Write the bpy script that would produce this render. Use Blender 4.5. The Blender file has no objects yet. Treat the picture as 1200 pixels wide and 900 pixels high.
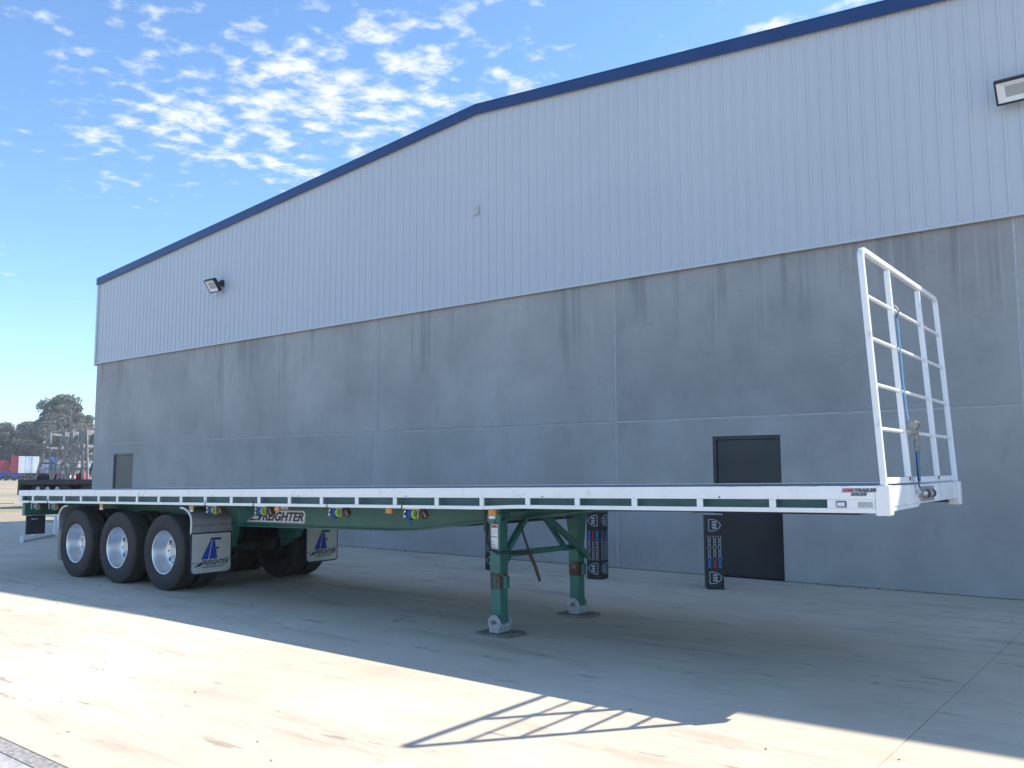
import bpy, bmesh, math, random
from mathutils import Vector, Matrix
random.seed(7)
rad = math.radians
scene = bpy.context.scene
COL = scene.collection

# ------------------------------------------------------------------ camera
CAM = Vector((0.0, -12.215, 1.600))
F_PX, YAW, PITCH, ROLL = 1006.58, 0.6701, 0.0994, -0.0027
def cam_axes():
    f = Vector((-math.sin(YAW)*math.cos(PITCH), math.cos(YAW)*math.cos(PITCH), math.sin(PITCH)))
    r = Vector((math.cos(YAW), math.sin(YAW), 0.0)); u = r.cross(f)
    return f, r*math.cos(ROLL)+u*math.sin(ROLL), -r*math.sin(ROLL)+u*math.cos(ROLL)
cf, cr, cu = cam_axes()
cam_data = bpy.data.cameras.new('camera')
cam_data.sensor_width = 36.0; cam_data.lens = F_PX/1200*36
cam_data.clip_start = 0.05; cam_data.clip_end = 6000
cam = bpy.data.objects.new('camera', cam_data); COL.objects.link(cam)
cam.matrix_world = Matrix(((cr.x, cu.x, -cf.x, CAM.x), (cr.y, cu.y, -cf.y, CAM.y), (cr.z, cu.z, -cf.z, CAM.z), (0, 0, 0, 1)))
scene.camera = cam

# ------------------------------------------------------------------ light
SUN_EL, SUN_AZ = rad(43.8), rad(55.3)          # azimuth counter-clockwise from +X (along the wall)
sun_dir = Vector((math.cos(SUN_AZ)*math.cos(SUN_EL), math.sin(SUN_AZ)*math.cos(SUN_EL), math.sin(SUN_EL)))
sd = bpy.data.lights.new('sun', 'SUN'); sd.energy = 4.9; sd.angle = rad(0.53); sd.color = (1.0, 0.955, 0.88)
sun = bpy.data.objects.new('sun', sd); COL.objects.link(sun)
sun.rotation_euler = (-sun_dir).to_track_quat('-Z', 'Y').to_euler(); sun.location = sun_dir*60

world = bpy.data.worlds.new('World'); scene.world = world; world.use_nodes = True
wn = world.node_tree; wn.nodes.clear()
def N(tree, typ, **kw):
    n = tree.nodes.new(typ)
    for k, v in kw.items(): setattr(n, k, v)
    return n
def math_node(tree, op, a, b=None, c=None, clamp=False):
    n = N(tree, 'ShaderNodeMath', operation=op, use_clamp=clamp)
    for i, v in enumerate((a, b, c)):
        if v is None: continue
        if isinstance(v, (int, float)): n.inputs[i].default_value = v
        else: tree.links.new(v, n.inputs[i])
    return n.outputs[0]
def smooth(tree, v, lo, hi, to0=0.0, to1=1.0):
    n = N(tree, 'ShaderNodeMapRange', interpolation_type='SMOOTHSTEP')
    tree.links.new(v, n.inputs[0])
    for i, q in enumerate((lo, hi, to0, to1)): n.inputs[i+1].default_value = q
    return n.outputs[0]
sky = N(wn, 'ShaderNodeTexSky', sky_type='NISHITA', sun_disc=False, sun_elevation=SUN_EL,
        sun_rotation=math.pi/2-SUN_AZ, altitude=100, air_density=1.0, dust_density=0.2, ozone_density=2.2)
tc = N(wn, 'ShaderNodeTexCoord'); sep = N(wn, 'ShaderNodeSeparateXYZ'); wn.links.new(tc.outputs['Generated'], sep.inputs[0])
zc = math_node(wn, 'MAXIMUM', sep.outputs[2], 0.04)
pu = math_node(wn, 'DIVIDE', sep.outputs[0], zc); pv = math_node(wn, 'DIVIDE', sep.outputs[1], zc)
pc = N(wn, 'ShaderNodeCombineXYZ'); wn.links.new(pu, pc.inputs[0]); wn.links.new(pv, pc.inputs[1])
def wnoise(scale, detail, rough, off, dist=0.0):
    m = N(wn, 'ShaderNodeMapping'); m.inputs['Location'].default_value = off
    wn.links.new(pc.outputs[0], m.inputs[0])
    n = N(wn, 'ShaderNodeTexNoise'); n.inputs['Scale'].default_value = scale; n.inputs['Detail'].default_value = detail
    n.inputs['Roughness'].default_value = rough; n.inputs['Distortion'].default_value = dist
    wn.links.new(m.outputs[0], n.inputs['Vector']); return n.outputs[0]
# banks of small flaky clouds: a broad field says where the bank lies, a fine one breaks it into flakes
du = math_node(wn, 'MULTIPLY', math_node(wn, 'ADD', pu, 1.90), 0.95)
dv = math_node(wn, 'MULTIPLY', math_node(wn, 'SUBTRACT', pv, 1.40), 1.55)
rr = math_node(wn, 'SQRT', math_node(wn, 'ADD', math_node(wn, 'MULTIPLY', du, du), math_node(wn, 'MULTIPLY', dv, dv)))
bank = smooth(wn, math_node(wn, 'ADD', rr, math_node(wn, 'MULTIPLY', math_node(wn, 'SUBTRACT', wnoise(2.2, 2, .5, (3, 1, 0)), .5), 1.6)), 1.25, 0.25)
other = smooth(wn, wnoise(0.55, 2, .5, (11.3, 4.2, 0)), 0.60, 0.72)
du2 = math_node(wn, 'ADD', pu, .62); dv2 = math_node(wn, 'MULTIPLY', math_node(wn, 'SUBTRACT', pv, 1.84), 4.0)
bank2 = smooth(wn, math_node(wn, 'SQRT', math_node(wn, 'ADD', math_node(wn, 'MULTIPLY', du2, du2), math_node(wn, 'MULTIPLY', dv2, dv2))), .34, .08)
bank = math_node(wn, 'MAXIMUM', bank, math_node(wn, 'MULTIPLY', bank2, .9))
cover = math_node(wn, 'MAXIMUM', bank, math_node(wn, 'MULTIPLY', other, .45))
flake = wnoise(12.5, 5, .56, (0.4, 2.3, 1.7), .10)
thr = math_node(wn, 'SUBTRACT', math_node(wn, 'ADD', flake, math_node(wn, 'MULTIPLY', cover, .22)), .665)
cloud = smooth(wn, thr, -0.05, 0.26)
cloud = math_node(wn, 'MULTIPLY', math_node(wn, 'MULTIPLY', cloud, smooth(wn, sep.outputs[2], .08, .2)), .92)
mix = N(wn, 'ShaderNodeMixRGB'); mix.inputs[2].default_value = (4.7, 4.85, 5.1, 1)
tint = N(wn, 'ShaderNodeMixRGB', blend_type='MULTIPLY'); tint.inputs[0].default_value = 1.0; tint.inputs[2].default_value = (.82, 1.0, 1.14, 1)
wn.links.new(sky.outputs[0], tint.inputs[1])
wn.links.new(cloud, mix.inputs[0]); wn.links.new(tint.outputs[0], mix.inputs[1])
bg = N(wn, 'ShaderNodeBackground'); bg.inputs['Strength'].default_value = 0.15
wn.links.new(mix.outputs[0], bg.inputs[0])
wo = N(wn, 'ShaderNodeOutputWorld'); wn.links.new(bg.outputs[0], wo.inputs[0])

vs = scene.view_settings
vs.view_transform = 'Standard'; vs.look = 'None'; vs.gamma = 1.0; vs.use_curve_mapping = False; vs.exposure = 0.63
scene.cycles.max_bounces = 6

# ------------------------------------------------------------------ materials
def new_mat(name):
    m = bpy.data.materials.new(name); m.use_nodes = True
    t = m.node_tree; b = t.nodes['Principled BSDF']
    return m, t, b
def tex(t, scale, detail=4, rough=.55, vec=None, stretch=None, loc=(0, 0, 0)):
    n = N(t, 'ShaderNodeTexNoise'); n.inputs['Scale'].default_value = scale
    n.inputs['Detail'].default_value = detail; n.inputs['Roughness'].default_value = rough
    mp = N(t, 'ShaderNodeMapping'); mp.inputs['Location'].default_value = loc
    if stretch: mp.inputs['Scale'].default_value = stretch
    if vec is None:
        g = N(t, 'ShaderNodeTexCoord'); vec = g.outputs['Object']
    t.links.new(vec, mp.inputs[0]); t.links.new(mp.outputs[0], n.inputs['Vector'])
    return n.outputs[0]
def mixc(t, fac, a, b, blend='MIX'):
    n = N(t, 'ShaderNodeMixRGB', blend_type=blend)
    for i, v in ((0, fac), (1, a), (2, b)):
        if isinstance(v, (int, float)): n.inputs[i].default_value = v
        elif isinstance(v, tuple): n.inputs[i].default_value = (v[0], v[1], v[2], 1)
        else: t.links.new(v, n.inputs[i])
    return n.outputs[0]
def bump(t, b, h, strength=.2, dist=.01):
    n = N(t, 'ShaderNodeBump'); n.inputs['Strength'].default_value = strength; n.inputs['Distance'].default_value = dist
    t.links.new(h, n.inputs['Height']); t.links.new(n.outputs[0], b.inputs['Normal'])
def pmat(name, col, rough=.6, metal=0.0, var=.18, scale=6.0, dirt=None, dirt_amt=0.0, dirt_scale=3.0, bmp=0.0, spec=.5):
    m, t, b = new_mat(name)
    n = tex(t, scale, 5, .6)
    lo = tuple(c*(1-var) for c in col); hi = tuple(min(1, c*(1+var)) for c in col)
    c = mixc(t, smooth(t, n, .3, .7), lo, hi)
    if dirt:
        d = smooth(t, tex(t, dirt_scale, 6, .65, loc=(5, 3, 1)), .62-dirt_amt*.3, .78-dirt_amt*.2)
        c = mixc(t, math_node(t, 'MULTIPLY', d, .8), c, dirt)
    t.links.new(c, b.inputs['Base Color'])
    t.links.new(smooth(t, n, .2, .8, max(.02, rough-.08), min(1, rough+.1)), b.inputs['Roughness'])
    b.inputs['Metallic'].default_value = metal; b.inputs['Specular IOR Level'].default_value = spec
    if bmp: bump(t, b, tex(t, scale*6, 4, .6), bmp, .004)
    if name == 'white_paint':
        chip = smooth(t, tex(t, 26, 5, .65, loc=(2, 9, 4)), .715, .745)
        c2 = mixc(t, math_node(t, 'MULTIPLY', chip, .75), c, (.20, .12, .08))
        run = smooth(t, tex(t, 5.0, 5, .6, None, (1.0, 1.0, .16), (6, 2, 2)), .58, .74)
        c2 = mixc(t, math_node(t, 'MULTIPLY', run, .28), c2, (.50, .47, .42))
        t.links.new(c2, b.inputs['Base Color'])
    return m

def concrete_wall():
    m, t, b = new_mat('precast_concrete')
    g = N(t, 'ShaderNodeNewGeometry').outputs['Position']; sp = N(t, 'ShaderNodeSeparateXYZ'); t.links.new(g, sp.inputs[0])
    oi = N(t, 'ShaderNodeObjectInfo')
    big = tex(t, .55, 5, .6, g); mid = tex(t, 2.6, 9, .74, g, loc=(3, 0, 5)); fine = tex(t, 38, 4, .6, g)
    c = mixc(t, smooth(t, big, .3, .7), (.36, .342, .325), (.46, .442, .422))
    c = mixc(t, math_node(t, 'MULTIPLY', smooth(t, mid, .45, .75), .30), c, (.28, .27, .262))
    # rain streaks running down from under the cladding, with their own ragged length
    streak = tex(t, 3.2, 5, .7, g, (1, 1, .035)); streak2 = tex(t, 11, 3, .6, g, (1, 1, .02), (9, 0, 0))
    drop = math_node(t, 'MULTIPLY', math_node(t, 'SUBTRACT', tex(t, .9, 3, .6, g, (1, 1, .02), (2, 7, 0)), .3), 4.6)
    reach = smooth(t, math_node(t, 'ADD', sp.outputs[2], drop), 4.7, 5.6)
    c = mixc(t, math_node(t, 'MULTIPLY', math_node(t, 'MULTIPLY', smooth(t, streak, .48, .64), reach), .42), c, (.165, .165, .165))
    c = mixc(t, math_node(t, 'MULTIPLY', math_node(t, 'MULTIPLY', smooth(t, streak2, .55, .68), reach), .42), c, (.50, .50, .495))
    # dusty splash band low on the panels and darker damp blotches
    c = mixc(t, math_node(t, 'MULTIPLY', smooth(t, tex(t, 1.3, 6, .7, g, (1, 1, .5), (4, 4, 4)), .52, .72), .34), c, (.26, .252, .245))
    c = mixc(t, math_node(t, 'MULTIPLY', smooth(t, tex(t, 26, 2, .5, g, loc=(1, 8, 2)), .70, .76), .5), c, (.14, .135, .13))
    c = mixc(t, math_node(t, 'MULTIPLY', smooth(t, tex(t, 70, 2, .5, g, loc=(6, 2, 2)), .72, .76), .6), c, (.13, .125, .12))
    tint = mixc(t, oi.outputs['Random'], (.90, .905, .91), (1.06, 1.055, 1.05))
    c = mixc(t, 1.0, c, tint, 'MULTIPLY')
    t.links.new(c, b.inputs['Base Color']); b.inputs['Roughness'].default_value = .82
    bump(t, b, math_node(t, 'ADD', fine, math_node(t, 'MULTIPLY', mid, 2.0)), .16, .006)
    return m
def apron_concrete():
    m, t, b = new_mat('apron_concrete')
    g = N(t, 'ShaderNodeNewGeometry').outputs['Position']
    big = tex(t, .35, 5, .6, g); mid = tex(t, 1.7, 7, .7, g, (.55, 1, 1)); fine = tex(t, 45, 5, .7, g)
    c = mixc(t, smooth(t, big, .3, .7), (.625, .50, .365), (.735, .605, .46))
    c = mixc(t, math_node(t, 'MULTIPLY', smooth(t, mid, .47, .74), .42), c, (.43, .33, .235))
    # tyre scrub lying mostly along the building
    tr = tex(t, 1.5, 6, .7, g, (.22, 1.5, 1), (4, 2, 0))
    c = mixc(t, math_node(t, 'MULTIPLY', smooth(t, tr, .52, .69), .42), c, (.25, .205, .155))
    tr2 = tex(t, 4.0, 4, .6, g, (.35, 1.6, 1), (8, 3, 0))
    c = mixc(t, math_node(t, 'MULTIPLY', smooth(t, tr2, .62, .69), .55), c, (.19, .15, .115))
    # warm soil dust and small oil spots
    c = mixc(t, math_node(t, 'MULTIPLY', smooth(t, tex(t, .8, 5, .65, g, loc=(7, 7, 0)), .48, .7), .24), c, (.50, .39, .28))
    c = mixc(t, math_node(t, 'MULTIPLY', smooth(t, tex(t, 7, 3, .5, g, (.6, 1, 1), (1, 5, 3)), .70, .76), .6), c, (.12, .11, .10))
    t.links.new(c, b.inputs['Base Color']); b.inputs['Roughness'].default_value = .85
    bump(t, b, math_node(t, 'ADD', fine, math_node(t, 'MULTIPLY', mid, 1.5)), .22, .006)
    return m
def rusty_green(name='chassis_green'):
    m, t, b = new_mat(name)
    n = tex(t, 4, 5, .6)
    c = mixc(t, smooth(t, n, .3, .7), (.024, .135, .108), (.038, .172, .138))
    c = mixc(t, math_node(t, 'MULTIPLY', smooth(t, tex(t, 2.2, 6, .7, loc=(3, 1, 8)), .5, .75), .45), c, (.11, .125, .105))
    c = mixc(t, smooth(t, tex(t, 9, 6, .7, loc=(1, 4, 2)), .66, .72), c, (.10, .05, .03))
    t.links.new(c, b.inputs['Base Color']); b.inputs['Roughness'].default_value = .42
    return m
def rusty_band(name):
    m, t, b = new_mat(name)
    n = tex(t, 16, 6, .7, None, (1, 1, .45))
    c = mixc(t, smooth(t, n, .38, .50), (.03, .15, .12), (.10, .04, .018))
    c = mixc(t, smooth(t, tex(t, 22, 5, .7, None, (1, 1, .4), (3, 3, 3)), .54, .62), c, (.34, .31, .27))
    t.links.new(c, b.inputs['Base Color']); b.inputs['Roughness'].default_value = .75
    return m
def dirt_ground():
    m, t, b = new_mat('yard_dirt')
    g = N(t, 'ShaderNodeNewGeometry').outputs['Position']
    c = mixc(t, smooth(t, tex(t, .09, 6, .65, g), .35, .65), (.33, .25, .165), (.44, .36, .255))
    c = mixc(t, math_node(t, 'MULTIPLY', smooth(t, tex(t, .6, 6, .7, g, (.4, 1, 1)), .5, .7), .5), c, (.25, .215, .15))
    c = mixc(t, math_node(t, 'MULTIPLY', smooth(t, tex(t, .03, 4, .6, g, loc=(3, 3, 0)), .52, .62), .6), c, (.25, .27, .15))
    t.links.new(c, b.inputs['Base Color']); b.inputs['Roughness'].default_value = .95
    bump(t, b, tex(t, 6, 6, .7, g), .4, .03)
    return m
def leaf_mat(name, c0, c1):
    m, t, b = new_mat(name)
    oi = N(t, 'ShaderNodeNewGeometry')
    c = mixc(t, oi.outputs['Random Per Island'], c0, c1)
    c = mixc(t, math_node(t, 'MULTIPLY', smooth(t, tex(t, .5, 3, .5), .4, .65), .5), c, tuple(x*.65 for x in c0))
    t.links.new(c, b.inputs['Base Color']); b.inputs['Roughness'].default_value = .7
    b.inputs['Specular IOR Level'].default_value = .25
    tl = N(t, 'ShaderNodeBsdfTranslucent'); t.links.new(c, tl.inputs[0]); ms = N(t, 'ShaderNodeMixShader'); ms.inputs[0].default_value = .42
    out = [q for q in t.nodes if q.type == 'OUTPUT_MATERIAL'][0]
    t.links.new(b.outputs[0], ms.inputs[1]); t.links.new(tl.outputs[0], ms.inputs[2]); t.links.new(ms.outputs[0], out.inputs[0])
    return m

M = dict(
    wall=concrete_wall(), apron=apron_concrete(), dirt=dirt_ground(), green=rusty_green(), rustband=rusty_band('rusted_green_steel'),
    white=pmat('white_paint', (.86, .86, .85), .30, var=.03, scale=2.5, dirt=(.52, .49, .44), dirt_amt=.12, dirt_scale=5),
    cladding=pmat('steel_cladding_paint', (.565, .58, .605), .45, var=.025, scale=.35),
    flashing=pmat('flashing_paint', (.60, .61, .625), .45, var=.03),
    fascia=pmat('blue_fascia_paint', (.011, .046, .155), .38, var=.08, scale=1.5),
    roof=pmat('roof_sheet', (.46, .47, .48), .45, var=.06, scale=.4),
    core=pmat('dark_backing', (.06, .06, .06), .9),
    sealant=pmat('joint_sealant', (.48, .475, .465), .7, var=.1),
    door_dark=pmat('dark_grey_door_paint', (.017, .021, .028), .35, var=.1, scale=2),
    door_grey=pmat('brown_grey_door_paint', (.105, .09, .09), .45, var=.08, scale=2),
    black=pmat('black_plastic', (.018, .018, .02), .45, var=.2, scale=5),
    rubber=pmat('tyre_rubber', (.020, .020, .022), .70, var=.25, scale=7, dirt=(.06, .055, .05), dirt_amt=.2, dirt_scale=4, bmp=.15),
    tread=pmat('dusty_tread', (.050, .045, .038), .88, var=.3, scale=9, bmp=.3),
    alloy=pmat('polished_alloy', (.78, .79, .81), .36, 1.0, var=.05, scale=3),
    zinc=pmat('worn_zinc', (.30, .29, .27), .5, .6, var=.3, scale=40, dirt=(.14, .12, .10), dirt_amt=.3, dirt_scale=30),
    sunblue=pmat('faded_blue_webbing', (.055, .20, .36), .85, var=.2, scale=25, bmp=.3),
    steel=pmat('galvanised_steel', (.52, .53, .53), .42, .75, var=.12, scale=14, dirt=(.33, .31, .28), dirt_amt=.2, dirt_scale=8),
    guard=pmat('mudguard_steel', (.40, .41, .42), .40, .55, var=.10, scale=5, dirt=(.30, .29, .27), dirt_amt=.25, dirt_scale=6),
    shoe=pmat('pale_cast_steel', (.40, .40, .40), .6, .1, var=.2, scale=16, dirt=(.22, .17, .13), dirt_amt=.3, dirt_scale=11),
    plate=pmat('dirty_foot_plate', (.21, .19, .17), .8, .2, var=.3, scale=10),
    rust=pmat('rusty_rod', (.12, .055, .03), .85, .1, var=.35, scale=18),
    teal=pmat('side_channel_paint', (.042, .118, .125), .5, var=.2, scale=4), drum=pmat('brake_drum', (.03, .028, .027), .8, var=.3, scale=9),
    dark=pmat('under_body_dark', (.03, .04, .04), .7, var=.3, scale=5),
    deck=pmat('deck_board', (.15, .155, .165), .28, var=.2, scale=3, dirt=(.22, .21, .19), dirt_amt=.2, dirt_scale=2.5),
    flap=pmat('cream_flap_vinyl', (.56, .54, .47), .55, var=.05, scale=6, dirt=(.40, .37, .31), dirt_amt=.25, dirt_scale=7),
    navy=pmat('navy_print', (.012, .016, .085), .5, var=.08),
    blue=pmat('blue_print', (.012, .06, .36), .5, var=.08),
    red=pmat('red_print', (.55, .03, .035), .5, var=.06),
    charcoal=pmat('charcoal_print', (.035, .035, .05), .5, var=.08),
    paper=pmat('white_sticker', (.74, .74, .73), .5, var=.05),
    silver=pmat('pale_print', (.42, .43, .47), .55, var=.08),
    cyan=pmat('light_blue_print', (.06, .32, .78), .55, var=.06),
    softred=pmat('soft_red_print', (.52, .07, .07), .55, var=.06),
    amber=pmat('amber_lens', (.58, .25, .045), .25, var=.1, scale=20),
    redlens=pmat('red_lens', (.45, .01, .012), .25, var=.1),
    strap=pmat('blue_webbing', (.016, .075, .26), .8, var=.2, scale=30, bmp=.3),
    lime=pmat('lime_webbing', (.33, .47, .05), .8, var=.15, scale=30, bmp=.3),
    brass=pmat('brass', (.42, .30, .24), .5, .4, var=.15),
    glass=pmat('lamp_glass', (.66, .65, .60), .18, var=.06, scale=8),
    reflector=pmat('lamp_reflector', (.82, .82, .80), .35, var=.04),
    ledgrey=pmat('led_panel', (.42, .42, .43), .4, var=.05),
    strip=pmat('gravel_strip', (.33, .305, .275), .95, var=.35, scale=30, bmp=.6),
    asphalt=pmat('worn_grey_seal', (.42, .40, .375), .92, var=.22, scale=14, bmp=.5),
    darkstrip=pmat('dark_ground', (.10, .075, .055), .95, var=.3, scale=1),
    slate=pmat('slate_panel', (.045, .052, .065), .6, var=.15, scale=4),
    bark=pmat('gum_bark', (.26, .22, .18), .9, var=.3, scale=3),
    leaf1=leaf_mat('gum_leaves', (.16, .17, .135), (.30, .31, .25)),
    leaf2=leaf_mat('dark_leaves', (.13, .145, .12), (.235, .25, .21)),
    vred=pmat('red_curtain', (.50, .03, .05), .5, var=.08, scale=1), vmaroon=pmat('maroon_curtain', (.26, .025, .05), .5, var=.08, scale=1),
    vwhite=pmat('white_body', (.72, .73, .74), .45, var=.05, scale=1), vpale=pmat('pale_blue_body', (.42, .52, .62), .45, var=.08, scale=1),
    vblue=pmat('blue_body', (.02, .13, .58), .45, var=.08, scale=1), vnavy=pmat('blue_trailer_paint', (.02, .045, .28), .45, var=.12, scale=1),
    vdark=pmat('dark_trailer_paint', (.035, .035, .04), .6, var=.25, scale=2), vteal=pmat('grey_green_body', (.24, .32, .31), .5, var=.1, scale=1),
    aframe=pmat('weathered_galvanised_rack', (.25, .25, .26), .55, .3, var=.25, scale=3, dirt=(.20, .15, .12), dirt_amt=.3),
    debris=pmat('dry_leaf', (.20, .14, .08), .9, var=.5, scale=3),
    faded=pmat('faded_sticker', (.54, .50, .52), .7, var=.3, scale=40),
)

# ------------------------------------------------------------------ mesh helpers
class MB:
    def __init__(s): s.v = []; s.f = []; s.m = []; s.mats = []
    def _mi(s, m):
        if m not in s.mats: s.mats.append(m)
        return s.mats.index(m)
    def add(s, vs_, fs, mat=None):
        k = len(s.v); s.v += [tuple(p) for p in vs_]; mi = s._mi(mat) if mat else 0
        for f in fs: s.f.append([i+k for i in f]); s.m.append(mi)
        return s
    def box(s, x0, x1, y0, y1, z0, z1, mat=None):
        p = [(x, y, z) for x in (x0, x1) for y in (y0, y1) for z in (z0, z1)]
        return s.add(p, [(0, 1, 3, 2), (4, 6, 7, 5), (0, 4, 5, 1), (2, 3, 7, 6), (0, 2, 6, 4), (1, 5, 7, 3)], mat)
    def prism(s, poly, axis, lo, hi, mat=None):
        n = len(poly); pts = []
        for h in (lo, hi):
            for (p, q) in poly:
                pts.append({'x': (h, p, q), 'y': (p, h, q), 'z': (p, q, h)}[axis])
        return s.add(pts, [list(range(n)), list(range(n, 2*n))]+[(i, (i+1) % n, n+(i+1) % n, n+i) for i in range(n)], mat)
    def tube(s, path, r, n=8, mat=None, flat=None, closed=False):
        path = [Vector(p) for p in path]; rings = []; up = None
        for i, p in enumerate(path):
            a = path[max(i-1, 0)]; b = path[min(i+1, len(path)-1)]
            t = (b-a).normalized()
            if up is None:
                up = Vector((0, 0, 1)) if abs(t.z) < .9 else Vector((1, 0, 0))
            side = t.cross(up)
            if side.length < 1e-4: side = t.cross(Vector((0, 1, 0)))
            side.normalize(); up = side.cross(t).normalized()
            rr_ = r[i] if isinstance(r, (list, tuple)) else r
            ra, rb = (rr_, rr_) if flat is None else flat
            off = math.pi/n if n == 4 else 0
            k = 2**.5 if n == 4 else 1
            rings.append([p+side*math.cos(2*math.pi*j/n+off)*ra*k+up*math.sin(2*math.pi*j/n+off)*rb*k for j in range(n)])
        vs_ = [q for rg in rings for q in rg]; fs = []
        for i in range(len(path)-1):
            for j in range(n):
                fs.append((i*n+j, i*n+(j+1) % n, (i+1)*n+(j+1) % n, (i+1)*n+j))
        fs += [list(range(n)), list(range(len(vs_)-n, len(vs_)))]
        return s.add(vs_, fs, mat)
    def lathe(s, prof, n=32, center=(0, 0, 0), axis='y', mat=None, closed=False):
        # prof: (radius, along axis)
        cx, cy_, cz = center; vs_ = []
        for i in range(n):
            a = 2*math.pi*i/n; c_, s_ = math.cos(a), math.sin(a)
            for (r, h) in prof:
                if axis == 'y': vs_.append((cx+r*c_, cy_+h, cz+r*s_))
                elif axis == 'z': vs_.append((cx+r*c_, cy_+r*s_, cz+h))
                else: vs_.append((cx+h, cy_+r*c_, cz+r*s_))
        k = len(prof); fs = []
        for i in range(n):
            for j in range(k if closed else k-1):
                a, b = i*k+j, i*k+(j+1) % k; i2 = (i+1) % n
                fs.append((a, b, i2*k+(j+1) % k, i2*k+j))
        return s.add(vs_, fs, mat)
    def disc(s, r, n, center, axis='y', h=.01, mat=None):
        return s.lathe([(0.0005, -h/2), (r, -h/2), (r, h/2), (0.0005, h/2)], n, center, axis, mat, True)
    def mesh(s, name, mat=None, smooth_=False):
        me = bpy.data.meshes.new(name); me.from_pydata(s.v, [], s.f)
        if s.mats:
            for m in s.mats: me.materials.append(m)
            me.polygons.foreach_set('material_index', s.m)
        else: me.materials.append(mat)
        bm = bmesh.new(); bm.from_mesh(me); bmesh.ops.remove_doubles(bm, verts=bm.verts, dist=1e-5)
        bmesh.ops.recalc_face_normals(bm, faces=bm.faces); bm.to_mesh(me); bm.free()
        if smooth_:
            me.shade_smooth()
            try: me.set_sharp_from_angle(angle=rad(35))
            except Exception: pass
        me.update(); return me
    def build(s, name, mat=None, parent=None, bevel=0.0, smooth_=False, loc=None):
        return link(name, s.mesh(name, mat, smooth_), parent, bevel, loc)
def link(name, me, parent=None, bevel=0.0, loc=None):
    o = bpy.data.objects.new(name, me); COL.objects.link(o)
    if parent is not None: o.parent = parent
    if loc is not None: o.location = loc
    if bevel:
        md = o.modifiers.new('edge', 'BEVEL'); md.width = bevel; md.segments = 2; md.limit_method = 'ANGLE'; md.angle_limit = rad(40)
    return o
def tag(o, label, cat, group=None):
    o['label'] = label; o['category'] = cat
    if group: o['group'] = group
    return o
def structure(o): o['kind'] = 'structure'; return o
def empty(name, loc=(0, 0, 0), rot=None, mat4=None):
    o = bpy.data.objects.new(name, None); COL.objects.link(o); o.empty_display_size = .2
    if mat4 is not None: o.matrix_world = mat4
    else:
        o.location = loc
        if rot: o.rotation_euler = rot
    return o
def text_mesh(body, width, height, shear=0.0, bold=0.0, depth=.002):
    cu_ = bpy.data.curves.new('lettering', 'FONT'); cu_.body = body; cu_.shear = shear; cu_.offset = bold
    cu_.extrude = .01; cu_.resolution_u = 3
    o = bpy.data.objects.new('lettering', cu_); COL.objects.link(o)
    dg = bpy.context.evaluated_depsgraph_get(); dg.update()
    me = bpy.data.meshes.new_from_object(o.evaluated_get(dg)); bpy.data.objects.remove(o); bpy.data.curves.remove(cu_)
    xs = [v.co.x for v in me.vertices]; ys = [v.co.y for v in me.vertices]
    x0, y0 = min(xs), min(ys); sx = width/(max(xs)-x0); sy_ = height/(max(ys)-y0)
    for v in me.vertices:
        v.co = ((v.co.x-x0)*sx, (v.co.y-y0)*sy_, v.co.z/.02*depth)
    return me
def face_xform(me, facing, origin):
    """flat art in x/y -> a surface: 'side' faces -Y (x along +X), 'front' faces +X (x along +Y)"""
    ox, oy, oz = origin
    for v in me.vertices:
        x, y, d = v.co
        v.co = (ox+x, oy-d, oz+y) if facing == 'side' else (ox+d, oy+x, oz+y)
    me.update(); return me
def lettering(body, w, h, facing, origin, mat, parent, shear=0.0, bold=0.0, name='lettering', depth=.002):
    me = face_xform(text_mesh(body, w, h, shear, bold, depth), facing, origin); me.materials.append(mat)
    return link(name, me, parent)
def flat_shape(polys, facing, origin, mat, parent, name, depth=.002):
    mb = MB()
    for p in polys: mb.prism(p, 'z', -depth/2, depth/2)
    me = mb.mesh(name, mat); face_xform(me, facing, origin); return link(name, me, parent)

# ------------------------------------------------------------------ ground
structure(MB().box(-1400, 1400, -1400, 1400, -1.0, -0.012).build('yard_ground', M['dirt']))
SLAB_Y0, SLAB_Y1 = -9.92, -0.002
apron = structure(MB().box(-29.2, 40, SLAB_Y0+.01, SLAB_Y1-.01, -.10, -.0075).build('concrete_apron', M['strip']))
for (x0, x1) in ((-29.2, -1.453), (-1.447, 40.0)):
    MB().box(x0, x1, SLAB_Y0, SLAB_Y1, -.09, 0.0).build('slab', M['apron'], apron, bevel=.003)
structure(MB().box(-60, 60, -10.03, SLAB_Y0-.004, -.11, -.004).build('gravel_strip', M['strip']))
structure(MB().box(-60, 60, -40, -10.03, -.12, -.008).build('sealed_road', M['asphalt']))
def bearing(px):
    d = cf+cr*((px-600)/F_PX); d.z = 0; return d.normalized()
def at(px, dist): p = CAM+bearing(px)*dist; return Vector((p.x, p.y, 0))
# flat dark strip added across the yard where a dark line runs
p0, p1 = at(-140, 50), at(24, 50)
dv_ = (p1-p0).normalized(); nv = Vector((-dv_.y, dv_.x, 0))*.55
structure(MB().add([p0-nv+Vector((0, 0, -.008)), p1-nv+Vector((0, 0, -.008)), p1+nv+Vector((0, 0, -.008)), p0+nv+Vector((0, 0, -.008))], [(0, 1, 2, 3)]).build('dark_ground_strip', M['darkstrip']))
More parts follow.
